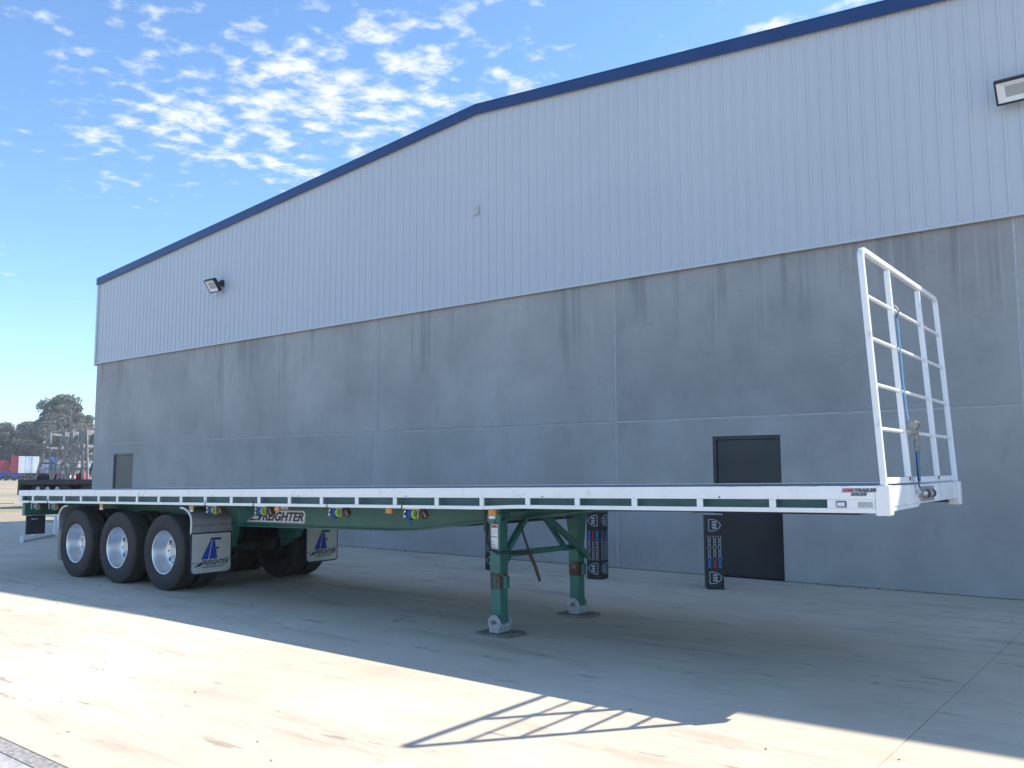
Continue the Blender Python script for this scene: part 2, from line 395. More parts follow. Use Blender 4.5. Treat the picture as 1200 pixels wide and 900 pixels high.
# dry leaves and crumbs of soil on the slab: nobody could count them
mb = MB()
for i in range(190):
    x = random.uniform(-14, 1); y = random.uniform(-9.8, -.4); s = random.uniform(.004, .013); a = random.uniform(0, 6.3)
    q = [(x+math.cos(a+k*math.pi/2)*s*(1 if k % 2 else .55), y+math.sin(a+k*math.pi/2)*s*(1 if k % 2 else .55), .002+random.uniform(0, s*.5)) for k in range(4)]
    mb.add(q+[(x, y, .004+s*.6)], [(0, 1, 4), (1, 2, 4), (2, 3, 4), (3, 0, 4)])
for i in range(420):
    x = random.uniform(-24, 3); y = -.01-abs(random.gauss(0, .06)); s = random.uniform(.006, .022)*(1 if math.sin(x*1.3)+math.sin(x*.47) > -.2 else .4); a = random.uniform(0, 6.3)
    q = [(x+math.cos(a+k*math.pi/2)*s*(1 if k % 2 else .55), y+math.sin(a+k*math.pi/2)*s*(1 if k % 2 else .55), .002+random.uniform(0, s*.5)) for k in range(4)]
    mb.add(q+[(x, y, .004+s*.8)], [(0, 1, 4), (1, 2, 4), (2, 3, 4), (3, 0, 4)])
o = mb.build('leaf_litter', M['debris']); o['kind'] = 'stuff'; o['label'] = 'dry leaves and soil crumbs scattered over the concrete'

# ------------------------------------------------------------------ warehouse
XE, XR, XE2 = -25.42, -10.47, 4.48
HE, HR, HC, HM = 7.30, 8.60, 4.80, 2.38
BACK = 45.0
SLOPE = (HR-HE)/(XR-XE)
def rake(x): return HR-(XR-x)*SLOPE if x < XR else HR-(x-XR)*SLOPE*.87
wh = empty('warehouse', (XR, 0, 0)); wh_off = (-XR, 0, 0)
tag(wh, 'large grey shed with concrete panel base, ribbed steel upper wall and blue roof edge', 'building')
def W_(mb, name, mat, bevel=0.0, parent=wh, smooth_=False):
    return mb.build(name, mat, parent, bevel, smooth_, wh_off if parent is wh else None)
W_(MB().prism([(XE+.03, 0), (XE2-.03, 0), (XE2-.03, rake(XE2-.03)-.12), (XR, HR-.12), (XE+.03, rake(XE+.03)-.12)], 'y', .16, BACK), 'backing', M['core'])
W_(MB().box(XE, XE+.12, .165, BACK+.1, 0, HE-.16), 'side_wall', M['cladding'])
W_(MB().box(XE2-.12, XE2, .165, BACK+.1, 0, HE-.16), 'side_wall', M['cladding'])
W_(MB().prism([(XE-.1, rake(XE)-.13), (XR, HR-.07), (XR, HR+.005), (XE-.1, rake(XE)-.055)], 'y', -.03, BACK+.2), 'roof', M['roof'])
W_(MB().prism([(XR+.001, HR-.07), (XE2+.1, rake(XE2)-.13), (XE2+.1, rake(XE2)-.06), (XR+.001, HR+.005)], 'y', -.03, BACK+.2), 'roof', M['roof'])
# precast panels
PX = [XE, -19.226, -13.347, -7.490, -1.610, XE2]
D1 = (-5.773, -4.712, 2.095); D2 = (-24.21, -23.10, 2.08)
G = .016
for i in range(5):
    x0, x1 = PX[i]+(G if i else 0), PX[i+1]-(G if i < 4 else 0)
    poly = [(x0, .004)]
    for d in (D1, D2):
        if x0 < d[0] and d[1] < x1: poly += [(d[0], .004), (d[0], d[2]), (d[1], d[2]), (d[1], .004)]
    poly += [(x1, .004), (x1, HM-G), (x0, HM-G)]
    W_(MB().prism(poly, 'y', 0, .15), 'concrete_panel', M['wall'], .006)
    xu = x0
    if i in (1, 2):       # narrow infill strip beside the joint
        wd = .335 if i == 1 else .12
        W_(MB().box(x0, x0+wd, .003, .15, HM+G, HC+.05), 'concrete_panel', M['wall'], .004); xu = x0+wd+.010
    W_(MB().box(xu, x1, random.uniform(-.004, .004), .15, HM+G, HC+.05), 'concrete_panel', M['wall'], .006)
for i in range(1, 5): W_(MB().box(PX[i]-G-.002, PX[i]+G+.002, .007, .1, .01, HC), 'joint_seal', M['sealant'])
for i in range(5): W_(MB().box(PX[i]+.02, PX[i+1]-.02, .013, .1, HM-G-.002, HM+G+.002), 'joint_seal', M['sealant'])
# ribbed cladding, one object for every sheet
SH, CY = .762, -.055
n_sh = 40; X_S = XE+.012
prof = []
for k in range(4):
    b0 = k*.1905
    prof += [(b0, 0), (b0+.134, 0), (b0+.146, -.016), (b0+.170, -.016), (b0+.182, 0)]
prof.append((SH, 0))
for i in range(n_sh):
    x0 = X_S+i*SH
    pts = [(x0+p, CY+q) for p, q in prof if x0+p < XE2-.01]
    if len(pts) < 3: continue
    extra = []
    if x0 < XR < x0+SH:
        extra = [XR]
    v = []; f = []
    for (x, y) in pts: v += [(x, y, HC-.02), (x, y, rake(x)-.10)]
    for k in range(len(pts)-1): f.append((2*k, 2*k+2, 2*k+3, 2*k+1))
    W_(MB().add(v, f), 'cladding_sheet', M['cladding'])
W_(MB().box(XE-.01, XE2, -.082, -.045, HC-.055, HC-.018), 'base_flashing', M['flashing'], .004)
W_(MB().box(XE-.012, XE+.07, -.098, .03, HC-.10, HE-.14), 'corner_flashing', M['flashing'], .004)
W_(MB().box(XE2-.07, XE2+.012, -.098, .03, HC-.10, HE-.14), 'corner_flashing', M['flashing'], .004)
for s, (xa, xb) in ((1, (XE+.0, XR)), (-1, (XR+.002, XE2+.14))):
    za, zb = rake(xa), rake(xb)
    W_(MB().prism([(xa, za-.175), (xb, zb-.175), (xb, zb+.012), (xa, za+.012)], 'y', -.135, -.10), 'barge_capping', M['fascia'], .006)
    W_(MB().prism([(xa, za+.012), (xb, zb+.012), (xb, zb+.028), (xa, za+.028)], 'y', -.137, .10), 'barge_capping', M['fascia'])
W_(MB().box(XE-.16, XE-.014, .05, BACK, HE-.26, HE-.14), 'gutter', M['fascia'], .01)
# doors
def door(x0, x1, h, mat, handle_left, fr):
    d = W_(MB().box(x0+fr, x1-fr, .040, .085, .012, h-fr), 'door', mat, .004)
    MB().box(x0+.002, x0+fr-.002, .012, .12, .006, h-.002).box(x1-fr+.002, x1-.002, .012, .12, .006, h-.002).box(x0+fr-.002, x1-fr+.002, .012, .12, h-fr+.002, h-.002).build('door_frame', mat, d, .003)
    hx = x0+fr+.07 if handle_left else x1-fr-.07
    MB().tube([(hx, .04, 1.03), (hx, -.01, 1.03), (hx+(.11 if handle_left else -.11), -.015, 1.03)], .010, 8).build('door_handle', M['steel'], d, smooth_=True)
    MB().disc(.026, 16, (hx, .036, 1.03), 'y', .01).build('handle_rose', M['steel'], d)
    return d
door(*D1, M['door_dark'], True, .055)
door(*D2, M['door_grey'], False, .05)
# square faded sticker high on the cladding
W_(MB().box(-10.56, -10.40, CY-.034, CY-.030, 6.45, 6.63), 'faded_sticker', M['faded'])

# ------------------------------------------------------------------ floodlights
def floodlight(mat4, w, h, label):
    e = empty('floodlight', mat4=mat4); tag(e, label, 'floodlight', 'floodlights on the shed wall')
    # local: faces -Y, width along X, height along Z
    t = .022
    MB().box(-w/2, w/2, 0, .06, -h/2, h/2).box(-w/2, -w/2+t, -.035, 0, -h/2, h/2).box(w/2-t, w/2, -.035, 0, -h/2, h/2).box(-w/2+t, w/2-t, -.035, 0, h/2-t, h/2).box(-w/2+t, w/2-t, -.035, 0, -h/2, -h/2+t).build('housing', M['black'], e, .003)
    m_ = MB(); a, b_ = w/2-t-.001, h/2-t-.001; a2, b2 = a*.66, b_*.55
    m_.add([(-a, -.028, -b_), (a, -.028, -b_), (a, -.028, b_), (-a, -.028, b_), (-a2, -.004, -b2), (a2, -.004, -b2), (a2, -.004, b2), (-a2, -.004, b2)],
           [(0, 1, 5, 4), (1, 2, 6, 5), (2, 3, 7, 6), (3, 0, 4, 7)]).build('reflector', M['reflector'], e)
    MB().add([(-a2, -.0045, -b2), (a2, -.0045, -b2), (a2, -.0045, b2), (-a2, -.0045, b2)], [(0, 1, 2, 3)]).build('led_panel', M['ledgrey'], e)
    m_ = MB()
    for k in range(7): m_.box(-w/2+.03+k*(w-.07)/6, -w/2+.04+k*(w-.07)/6, .06, .085, -h/2+.02, h/2-.02)
    m_.build('cooling_fin', M['black'], e)
    return e
def basis(loc, fwd, up=Vector((0, 0, 1))):
    y = -fwd.normalized(); x = y.cross(up).normalized(); z = x.cross(y)
    return Matrix(((x.x, y.x, z.x, loc[0]), (x.y, y.y, z.y, loc[1]), (x.z, y.z, z.z, loc[2]), (0, 0, 0, 1)))
def bracket(e, wall_pt):
    inv = e.matrix_world.inverted() if False else None
    return None
L1 = Matrix(basis((-18.95, -.33, 6.19), Vector((.06, -.80, -.58))))
fl1 = floodlight(L1, .38, .34, 'small square floodlight above the left end of the concrete panels')
inv = L1.inverted()
MB().tube([inv @ Vector(p) for p in ((-18.95, -.26, 6.22), (-18.93, -.18, 6.29), (-18.92, -.07, 6.29))], .022, 8).tube([inv @ Vector(p) for p in ((-18.92, -.075, 6.22), (-18.92, -.075, 6.36))], .05, 4).build('bracket', M['black'], fl1)
L2 = Matrix(basis((-1.40, -.30, 6.28), Vector((0, -.80, -.60))))
fl2 = floodlight(L2, .56, .30, 'wide floodlight on the ribbed wall at the right edge of the view')
inv = L2.inverted()
MB().tube([inv @ Vector(p) for p in ((-1.40, -.24, 6.32), (-1.40, -.16, 6.40), (-1.40, -.07, 6.40))], .022, 8).tube([inv @ Vector(p) for p in ((-1.40, -.085, 6.31), (-1.40, -.085, 6.49))], .05, 4).build('bracket', M['black'], fl2)

# ------------------------------------------------------------------ semi trailer
TO = Vector((-1.6837, -5.8713, 1.4794)); TY, TP = 0.0106, 0.0145
tex_ = Vector((math.cos(TY)*math.cos(TP), math.sin(TY)*math.cos(TP), math.sin(TP))); tey = Vector((-math.sin(TY), math.cos(TY), 0)); tez = tex_.cross(tey)
H0 = 1.43
def tmat(shift):
    o_ = TO+tez*shift
    return Matrix(((tex_.x, tey.x, tez.x, o_.x), (tex_.y, tey.y, tez.y, o_.y), (tex_.z, tey.z, tez.z, o_.z), (0, 0, 0, 1)))
tr = empty('flatbed_trailer', mat4=tmat(-H0))
tag(tr, 'long flatbed semi trailer with white side rails, white headboard and green chassis', 'trailer')
OFF = (0, 0, H0)
def T_(mb, name, mat, bevel=0.0, parent=None, smooth_=False):
    return mb.build(name, mat, parent or tr, bevel, smooth_, OFF if parent is None else None)
LEN, WID = 13.70, 2.48
def ground_z(a): return -(TO.z+a*math.sin(TP))      # local height of the ground under station a
# deck planks
nP = 10; w0, w1 = .10, WID-.10; pw = (w1-w0)/nP
for i in range(nP):
    T_(MB().box(-LEN+.06, -.12, w0+i*pw+.003, w0+(i+1)*pw-.003, -.034, -.006+random.uniform(-.0015, .0015)), 'deck_plank', M['deck'], .003)
# side rails
DIV = [-13.209, -12.679, -12.136, -11.595, -11.057, -10.518, -9.975, -9.413, -8.866, -8.306, -7.742, -7.178, -6.599, -6.031, -5.449, -4.866, -4.277, -3.69, -3.143, -2.6, -2.027, -1.432, -.838, -.404]
def zb(a):   # the lower bar steps up a touch ahead of the landing legs
    t = min(1, max(0, (a+3.72)/.5)); return .014*t*t*(3-2*t)
def rail(sy):
    def Y(b): return b if sy > 0 else WID-b
    def bx(m_, x0, x1, b0, b1, z0, z1):
        y0, y1 = sorted((Y(b0), Y(b1))); return m_.box(x0, x1, y0, y1, z0, z1)
    m_ = MB(); bx(m_, -LEN, -.098, 0, .012, -.094, 0); bx(m_, -LEN, -.098, .012, .098, -.012, -.0005); bx(m_, -LEN, -.098, .0125, .05, -.0935, -.084)
    r_ = T_(m_, 'side_rail', M['white'], .004)
    xs = [-LEN, -8, -3.9, -3.72, -3.6, -3.47, -3.35, -3.22, -1.5, -.098]
    v = []; f = []
    for x in xs:
        for (b, z) in ((.000, -.170), (.014, -.170), (.014, -.204), (.000, -.204)): v.append((x, Y(b), z+zb(x)))
    for i in range(len(xs)-1):
        for j in range(4): f.append((i*4+j, i*4+(j+1) % 4, i*4+4+(j+1) % 4, i*4+4+j))
    f += [(0, 1, 2, 3), tuple(len(v)-4+j for j in range(4))]
    T_(MB().add(v, f), 'rope_bar', M['white'], .003, r_)
    for a in DIV:
        m_ = MB(); bx(m_, a-.026, a+.026, .001, .013, -.1695+zb(a), -.0945); T_(m_, 'divider', M['white'], .002, r_)
    m_ = MB(); bx(m_, -LEN, -LEN+.09, .001, .013, -.1695, -.0945); T_(m_, 'divider', M['white'], .002, r_)
    m_ = MB(); bx(m_, -.42, -.10, .0015, .0125, -.1695+.014, -.0945); T_(m_, 'end_plate', M['white'], .002, r_)
    m_ = MB(); bx(m_, -.215, -.115, -.002, .004, -.150, -.112); T_(m_, 'recess_plate', M['guard'], 0, r_)
    m_ = MB(); bx(m_, -LEN+.02, -.10, .075, .088, -.186, -.036); bx(m_, -LEN+.02, -.10, .088, .125, -.186, -.176); T_(m_, 'side_channel', M['teal'])
    for a in DIV[::3]:        # small drain holes near the lower lip
        m_ = MB().disc(.007, 10, (a+.17, Y(0), -.080), 'y', .006); T_(m_, 'rope_hole', M['black'], 0, r_)
    return r_
rail_n = rail(1); rail(-1)
# side clearance lamp near the nose
m_ = MB(); m_.box(-.365, -.295, -.009, .0015, -.150, -.106); lamp = T_(m_, 'clearance_lamp', M['black'], .004)
T_(MB().box(-.358, -.302, -.014, -.009, -.143, -.113), 'lens', M['vwhite'], .003, lamp)
# outriggers / cross members
a = -13.5
while a < -.3:
    T_(MB().box(a-.025, a+.025, .13, WID-.13, -.155, -.038), 'cross_member', M['green'])
    a += .6
# main beams with the shallower neck
BOT = [(-13.62, -.42), (-13.0, -.475), (-8.6, -.495), (-5.6, -.485), (-5.2, -.468), (-4.75, -.415), (-4.2, -.355), (-3.5, -.29), (-2.85, -.222), (-.3, -.205)]
for yb in (.755, WID-.755):
    web = [(p, q) for p, q in BOT]+[(-.3, -.155), (-13.62, -.155)]
    beam = T_(MB().prism(web, 'y', yb-.006, yb+.006), 'main_beam', M['green'])
    for (zt, lower) in ((0, True), (-.158, False)):
        v = []; f = []
        pts = BOT if lower else [(-13.62, -.158), (-.3, -.158)]
        for (p, q) in pts:
            for (dy, dz) in ((-.075, 0), (.075, 0), (.075, -.014), (-.075, -.014)): v.append((p, yb+dy, q+dz))
        for i in range(len(pts)-1):
            for j in range(4): f.append((i*4+j, i*4+(j+1) % 4, i*4+4+(j+1) % 4, i*4+4+j))
        f += [(0, 1, 2, 3), tuple(len(v)-4+j for j in range(4))]
        T_(MB().add(v, f), 'flange', M['green'], 0, beam)
    for a_ in (-12.9, -11.4, -9.9, -7.6, -6.2, -4.9):
        zz = -.44
        y0_, y1_ = (yb+.0065, yb+.07) if yb < 1 else (yb-.07, yb-.0065)
        T_(MB().box(a_-.004, a_+.004, y0_, y1_, zz, -.173), 'stiffener', M['green'], 0, beam)
T_(MB().box(-1.75, -.35, .5, WID-.5, -.226, -.206), 'skid_plate', M['dark'], .005)
T_(MB().lathe([(.001, -.25), (.045, -.25), (.045, -.242), (.036, -.240), (.036, -.236), (.05, -.234), (.05, -.226), (.001, -.226)], 20, (-.95, WID/2, 0), 'z'), 'kingpin', M['steel'], smooth_=True)
# FREIGHTER sticker on the near beam
sx0, sz0, sy0 = -8.47, -.448, .755-.006
flat_shape([[(0, 0), (.16, .075), (.30, .158), (1.21, .158), (1.245, .12), (1.225, 0)]], 'side', (sx0, sy0-.0025, sz0), M['paper'], tr, 'sticker').location = OFF
stk = lettering('FREIGHTER', .94, .118, 'side', (sx0+.265, sy0-.0055, sz0+.021), M['navy'], tr, .35, .03); stk.location = OFF
flat_shape([[(.045, .014), (.27, .028), (.345, .133), (.29, .133)], ], 'side', (sx0, sy0-.0055, sz0), M['navy'], tr, 'sticker_swoosh').location = OFF
flat_shape([[(.12, .042), (.26, .036), (.29, .075), (.20, .085)]], 'side', (sx0, sy0-.009, sz0), M['paper'], tr, 'sticker_swoosh').location = OFF
flat_shape([[(0, 0), (.16, 0), (.16, .055), (0, .055)]], 'side', (-8.26, sy0-.0025, -.285), M['silver'], tr, 'sticker').location = OFF
flat_shape([[(0, 0), (.22, 0), (.22, .034), (0, .034)]], 'side', (-7.80, sy0-.0025, -.275), M['paper'], tr, 'sticker').location = OFF
# seller's sticker on the rail
q0, qz = -.318, -.062
flat_shape([[(-.008, .018), (.235, .018), (.242, .048), (0, .048)], [(.055, -.008), (.165, -.008), (.172, .018), (.058, .018)]], 'side', (q0, -.0012, qz), M['silver'], tr, 'sticker').location = OFF
for (b_, w_, x_, z_, mt) in (('SEMI', .082, 0, .022, 'red'), ('TRAILER', .148, .087, .022, 'charcoal'), ('SALES', .106, .062, -.004, 'charcoal')):
    lettering(b_, w_, .023 if z_ > 0 else .021, 'side', (q0+x_, -.0036, qz+z_), M[mt], tr, .3, .03).location = OFF

# wheels
RT = .525
def tyre_mesh():
    p = [(.300, -.115), (.330, -.130), (.40, -.1405), (.455, -.139), (.495, -.134), (.508, -.131), (.519, -.122)]
    for g in (-.075, -.025, .025, .075):
        p += [(RT, g-.022), (RT, g-.007), (RT-.016, g-.005), (RT-.016, g+.005), (RT, g+.007), (RT, g+.022)]
    p += [(.519, .122), (.508, .131), (.495, .134), (.455, .139), (.40, .1405), (.330, .130), (.300, .115), (.290, .0)]
    me = MB().lathe(p, 64, (0, 0, 0), 'y', None, True).mesh('tyre', M['rubber'], True)
    me.materials.append(M['tread'])
    for q in me.polygons:
        if math.hypot(q.center.x, q.center.z) > .506: q.material_index = 1
    return me
def rim_mesh():   # deep dish towards -Y
    p = [(.300, -.118), (.304, -.128), (.299, -.134), (.290, -.130), (.284, -.115), (.274, -.06), (.262, .030), (.246, .058), (.215, .070), (.150, .066), (.146, .060), (.001, .060), (.001, .076), (.15, .082), (.24, .084), (.270, .110), (.284, .114), (.290, .118)]
    return MB().lathe(p, 56, (0, 0, 0), 'y', None, False).mesh('wheel', M['alloy'], True)
def hub_mesh():
    m_ = MB().lathe([(.001, .0), (.07, .0), (.083, .01), (.086, .045), (.128, .048), (.13, .064), (.001, .064)], 32, (0, 0, 0), 'y', None)
    for k in range(10):
        a_ = 2*math.pi*k/10
        m_.lathe([(.001, .030), (.014, .030), (.015, .067), (.001, .067)], 6, (.165*math.cos(a_), 0, .165*math.sin(a_)), 'y', None)
    return m_.mesh('hub', M['steel'], True)
def hole_mesh(): return MB().disc(.026, 14, (0, 0, 0), 'y', .004).mesh('hand_hole', M['black'])
def inner_mesh():
    p = [(.290, -.118), (.270, -.112), (.262, .02), (.255, .03), (.20, .03), (.20, -.16), (.185, -.175), (.001, -.175), (.001, .06), (.24, .06), (.284, .112), (.290, .118)]
    return MB().lathe(p, 40, (0, 0, 0), 'y', None, False).mesh('wheel', M['drum'], True)
inner_m = inner_mesh()
tyre_m, rim_m, hub_m, hole_m = tyre_mesh(), rim_mesh(), hub_mesh(), hole_mesh()
WS = .965
AX = [-11.775, -10.542, -9.309]
for a_ in AX:
    zc_ = ground_z(a_)+RT*WS-.004
    T_(MB().tube([(a_, .25, zc_), (a_, WID-.25, zc_)], .065, 14), 'axle', M['dark'], smooth_=True)
    for b_, flip, show in ((.165, 0, 1), (.495, 1, 0), (WID-.495, 0, 0), (WID-.165, 1, 1)):
        w_ = link('wheel', rim_m if show else inner_m, tr, 0, (a_, b_, zc_+H0))
        w_.rotation_euler = (0, random.uniform(0, 6.28) if not flip else 0, math.pi if flip else 0); w_.scale = (WS, WS, WS)
        link('tyre', tyre_m, w_)
        if show:
            link('hub', hub_m, w_)
            for k in range(5):
                q = 2*math.pi*(k+.5)/5
                link('hand_hole', hole_m, w_, 0, (.205*math.cos(q), .0668, .205*math.sin(q)))
    for yb in (.755, WID-.755):
        T_(MB().prism([(a_+.34, -.49), (a_+.62, -.49), (a_+.54, -.80), (a_+.42, -.80)], 'y', yb-.05, yb+.05), 'hanger', M['green'], .006)
        T_(MB().tube([(a_-.40, yb, zc_+.09), (a_, yb, zc_+.085), (a_+.48, yb, -.74)], .03, 4, flat=(.038, .022)), 'spring', M['dark'])
        T_(MB().lathe([(.001, 0), (.10, 0), (.125, .05), (.105, .10), (.125, .15), (.10, .2), (.001, .2)], 20, (a_-.32, yb, zc_+.10), 'z'), 'air_bag', M['black'], smooth_=True)
        T_(MB().lathe([(.001, 0), (.075, 0), (.085, .03), (.085, .13), (.07, .16), (.001, .16)], 18, (a_+.12, yb+(.12 if yb < 1 else -.12), zc_+.02), 'x'), 'brake_chamber', M['dark'], smooth_=True)
for (a_, y_) in ((-8.25, .98), (-7.7, 1.35)):
    T_(MB().lathe([(.001, 0), (.09, 0), (.125, .04), (.125, .5), (.09, .54), (.001, .54)], 24, (a_, y_, -.325), 'x'), 'air_tank', M['dark'], smooth_=True)
T_(MB().prism([(-9.05, -.49), (-8.45, -.49), (-8.62, -.72), (-8.95, -.86)], 'y', WID-.80, WID-.70), 'hanger', M['green'], .006)

# mudguards and flaps
def guard(y0, y1, a_flat, direction, zlow, name_lip=True):
    arc = []
    ztop = -.235
    pts = [(a_flat, zlow), (a_flat, -.42)]
    for k in range(1, 9):
        q = math.pi/2*k/8
        pts.append((a_flat-direction*(.26*(1-math.cos(q))), -.42+.18*math.sin(q)))
    v = []; f = []
    for (p, q) in pts: v += [(p, y0, q), (p, y1, q), (p-direction*.006, y1, q-.003), (p-direction*.006, y0, q-.003)]
    for i in range(len(pts)-1):
        for j in range(4): f.append((i*4+j, i*4+(j+1) % 4, i*4+4+(j+1) % 4, i*4+4+j))
    f += [(0, 1, 2, 3), tuple(len(v)-4+j for j in range(4))]
    g = T_(MB().add(v, f), 'mudguard', M['guard'])
    ylip = y0 if y0 < 1 else y1
    T_(MB().tube([(p+direction*.001, ylip, q) for p, q in pts], .013, 8), 'rolled_edge', M['vwhite'], 0, g, True)
    T_(MB().tube([(a_flat+direction*.004, y0+.02, -.475), (a_flat+direction*.004, y1-.02, -.475)], .008, 6), 'crease', M['guard'], 0, g)
    return g
def rounded(w, h, r, n=5, top=False):
    pts = [(0, h), (0, r)]
    pts += [(r-r*math.cos(math.pi/2*k/n), r-r*math.sin(math.pi/2*k/n)) for k in range(1, n+1)]
    pts += [(w-r, 0)]+[(w-r+r*math.sin(math.pi/2*k/n), r-r*math.cos(math.pi/2*k/n)) for k in range(1, n+1)]
    pts += [(w, h)]
    return pts
def flap(y0, y1, z0, z1, a_, printed=True, plain=None):
    w_, h_ = y1-y0, z1-z0
    fl = flat_shape([rounded(w_, h_, .06)], 'front', (a_, y0, z0), M['navy'] if printed else plain, tr, 'mud_flap', .008); fl.location = OFF
    if not printed: return fl
    e = .018
    flat_shape([[(p*(w_-2*e)/w_+e, q*(h_-2*e)/h_+e) for p, q in rounded(w_, h_, .055)]], 'front', (a_+.0055, y0, z0), M['flap'], fl, 'flap_face', .002)
    s = w_/.6; k = h_/.535
    def P(*pts): return [(x*s, z*k) for x, z in pts]
    flat_shape([P((.150, .19), (.250, .19), (.300, .43), (.280, .43))], 'front', (a_+.009, y0, z0), M['blue'], fl, 'emblem')
    flat_shape([P((.268, .19), (.385, .19), (.345, .43), (.313, .43))], 'front', (a_+.009, y0, z0), M['blue'], fl, 'emblem')
    flat_shape([P((.272, .434), (.292, .460), (.435, .460), (.435, .430), (.35, .434))], 'front', (a_+.009, y0, z0), M['navy'], fl, 'emblem')
    flat_shape([P((.372, .315), (.405, .315), (.405, .338), (.368, .338))], 'front', (a_+.009, y0, z0), M['navy'], fl, 'emblem')
    flat_shape([P((.018, .148), (.105, .152), (.105, .158), (.018, .154)), P((.50, .19), (.582, .194), (.582, .200), (.50, .196))], 'front', (a_+.009, y0, z0), M['charcoal'], fl, 'emblem')
    lettering('FREIGHTER', .40*s, .066*k, 'front', (a_+.009, y0+.15*s, z0+.112*k), M['navy'], fl, .35, .02)
    flat_shape([P((.05, .095), (.14, .110), (.175, .150), (.135, .150))], 'front', (a_+.009, y0, z0), M['navy'], fl, 'emblem')
    for i in range(9):      # line of tiny lettering, too small to read
        x_ = .16+i*.036
        flat_shape([P((x_, .083), (x_+.026, .083), (x_+.028, .096), (x_+.002, .096))], 'front', (a_+.009, y0, z0), M['charcoal'], fl, 'fine_print')
    return fl
AF = -8.60
guard(.0, .60, AF, 1, -.585); guard(WID-.62, WID-.02, AF, 1, -.585)
flap(-.012, .598, -1.105, -.565, AF+.012); flap(WID-.63, WID-.03, -1.105, -.575, AF+.012)
guard(.0, .60, -12.27, -1, -.60); guard(WID-.60, WID, -12.27, -1, -.60)
flap(.0, .60, -1.09, -.58, -12.29, False, M['flap']); flap(WID-.60, WID, -1.09, -.58, -12.29, False, M['flap'])
for y_ in (.02, WID-.62):
    for k in range(6): T_(MB().disc(.008, 8, (AF+.02, y_+.03+k*.108, -.555), 'x', .008), 'bolt', M['steel'])

# tie-down winches under the near rail
def winch(a_, zdrop, dark=False):
    m_ = MB(); m_.box(a_-.14, a_-.134, .015, .13, -.30, -.206).box(a_+.06, a_+.066, .015, .13, -.30, -.206).box(a_-.16, a_+.08, .02, .12, -.214, -.2065)
    w_ = T_(m_, 'strap_winch', M['steel'])
    prof_ = [(.012, -.055), (.066, -.055), (.069, 0), (.066, .055), (.012, .055)]
    for (p_, dx, tw, mt) in ((0, -.045, .25, 'strap'), (1, .015, -.2, 'lime')):
        me = MB().lathe([(.014, -.022), (.062-.008*p_, -.024), (.066-.008*p_, 0), (.062-.008*p_, .024), (.014, .022)], 20, (0, 0, 0), 'x', None, True).mesh('strap_roll', M[mt], True)
        o_ = link('strap_roll', me, w_, 0, (a_-.03+dx, .072, -.262)); o_.rotation_euler = (0, tw, tw)
    T_(MB().lathe([(.001, 0), (.042, 0), (.046, .02), (.046, .05), (.02, .056), (.001, .056)], 14, (a_+.068, .072, -.265), 'x'), 'ratchet_cap', M['rust'], 0, w_, True)
    T_(MB().tube([(a_+.10, .072, -.265), (a_+.13, .03, -.24), (a_+.155, .02, -.27), (a_+.16, .03, -.29)], .008, 6), 'pawl', M['brass'], 0, w_, True)
    T_(MB().add([(a_-.125, .030, -.255), (a_-.085, .030, -.30), (a_-.02, .024, -.335-zdrop), (a_-.055, .024, -.32-zdrop), (a_-.125, .036, -.255), (a_-.085, .036, -.30), (a_-.02, .030, -.335-zdrop), (a_-.055, .030, -.32-zdrop)],
                [(0, 1, 2, 3), (7, 6, 5, 4), (0, 4, 5, 1), (1, 5, 6, 2), (2, 6, 7, 3), (3, 7, 4, 0)]), 'strap_tail', M['strap'], 0, w_)
    T_(MB().tube([(a_-.145, .004, -.13), (a_-.150, -.006, -.20), (a_-.135, .02, -.24)], .006, 6), 'hook', M['rust'], 0, w_, True)
    m_ = MB(); m_.disc(.011, 10, (a_-.115, .012, -.236), 'y', .006).disc(.011, 10, (a_-.118, .012, -.285), 'y', .006)
    T_(m_, 'bolt_head', M['vwhite'], 0, w_)
for a_, zd in ((-13.15, .0), (-12.53, .0), (-8.15, .0), (-7.13, .01), (-5.78, .0), (-4.61, .05)): winch(a_, zd)
# amber side markers
for i, a_ in enumerate((-11.007, -8.651, -6.854, -4.976, -3.581)):
    mk = T_(MB().box(a_-.045, a_+.045, .018, .045, -.262, -.206), 'marker_light', M['amber'], .006)
    if i in (0, 1, 4): T_(MB().box(a_-.04, a_+.03, .02, .043, -.292, -.2625), 'lower_lens', M['paper'], .004, mk)

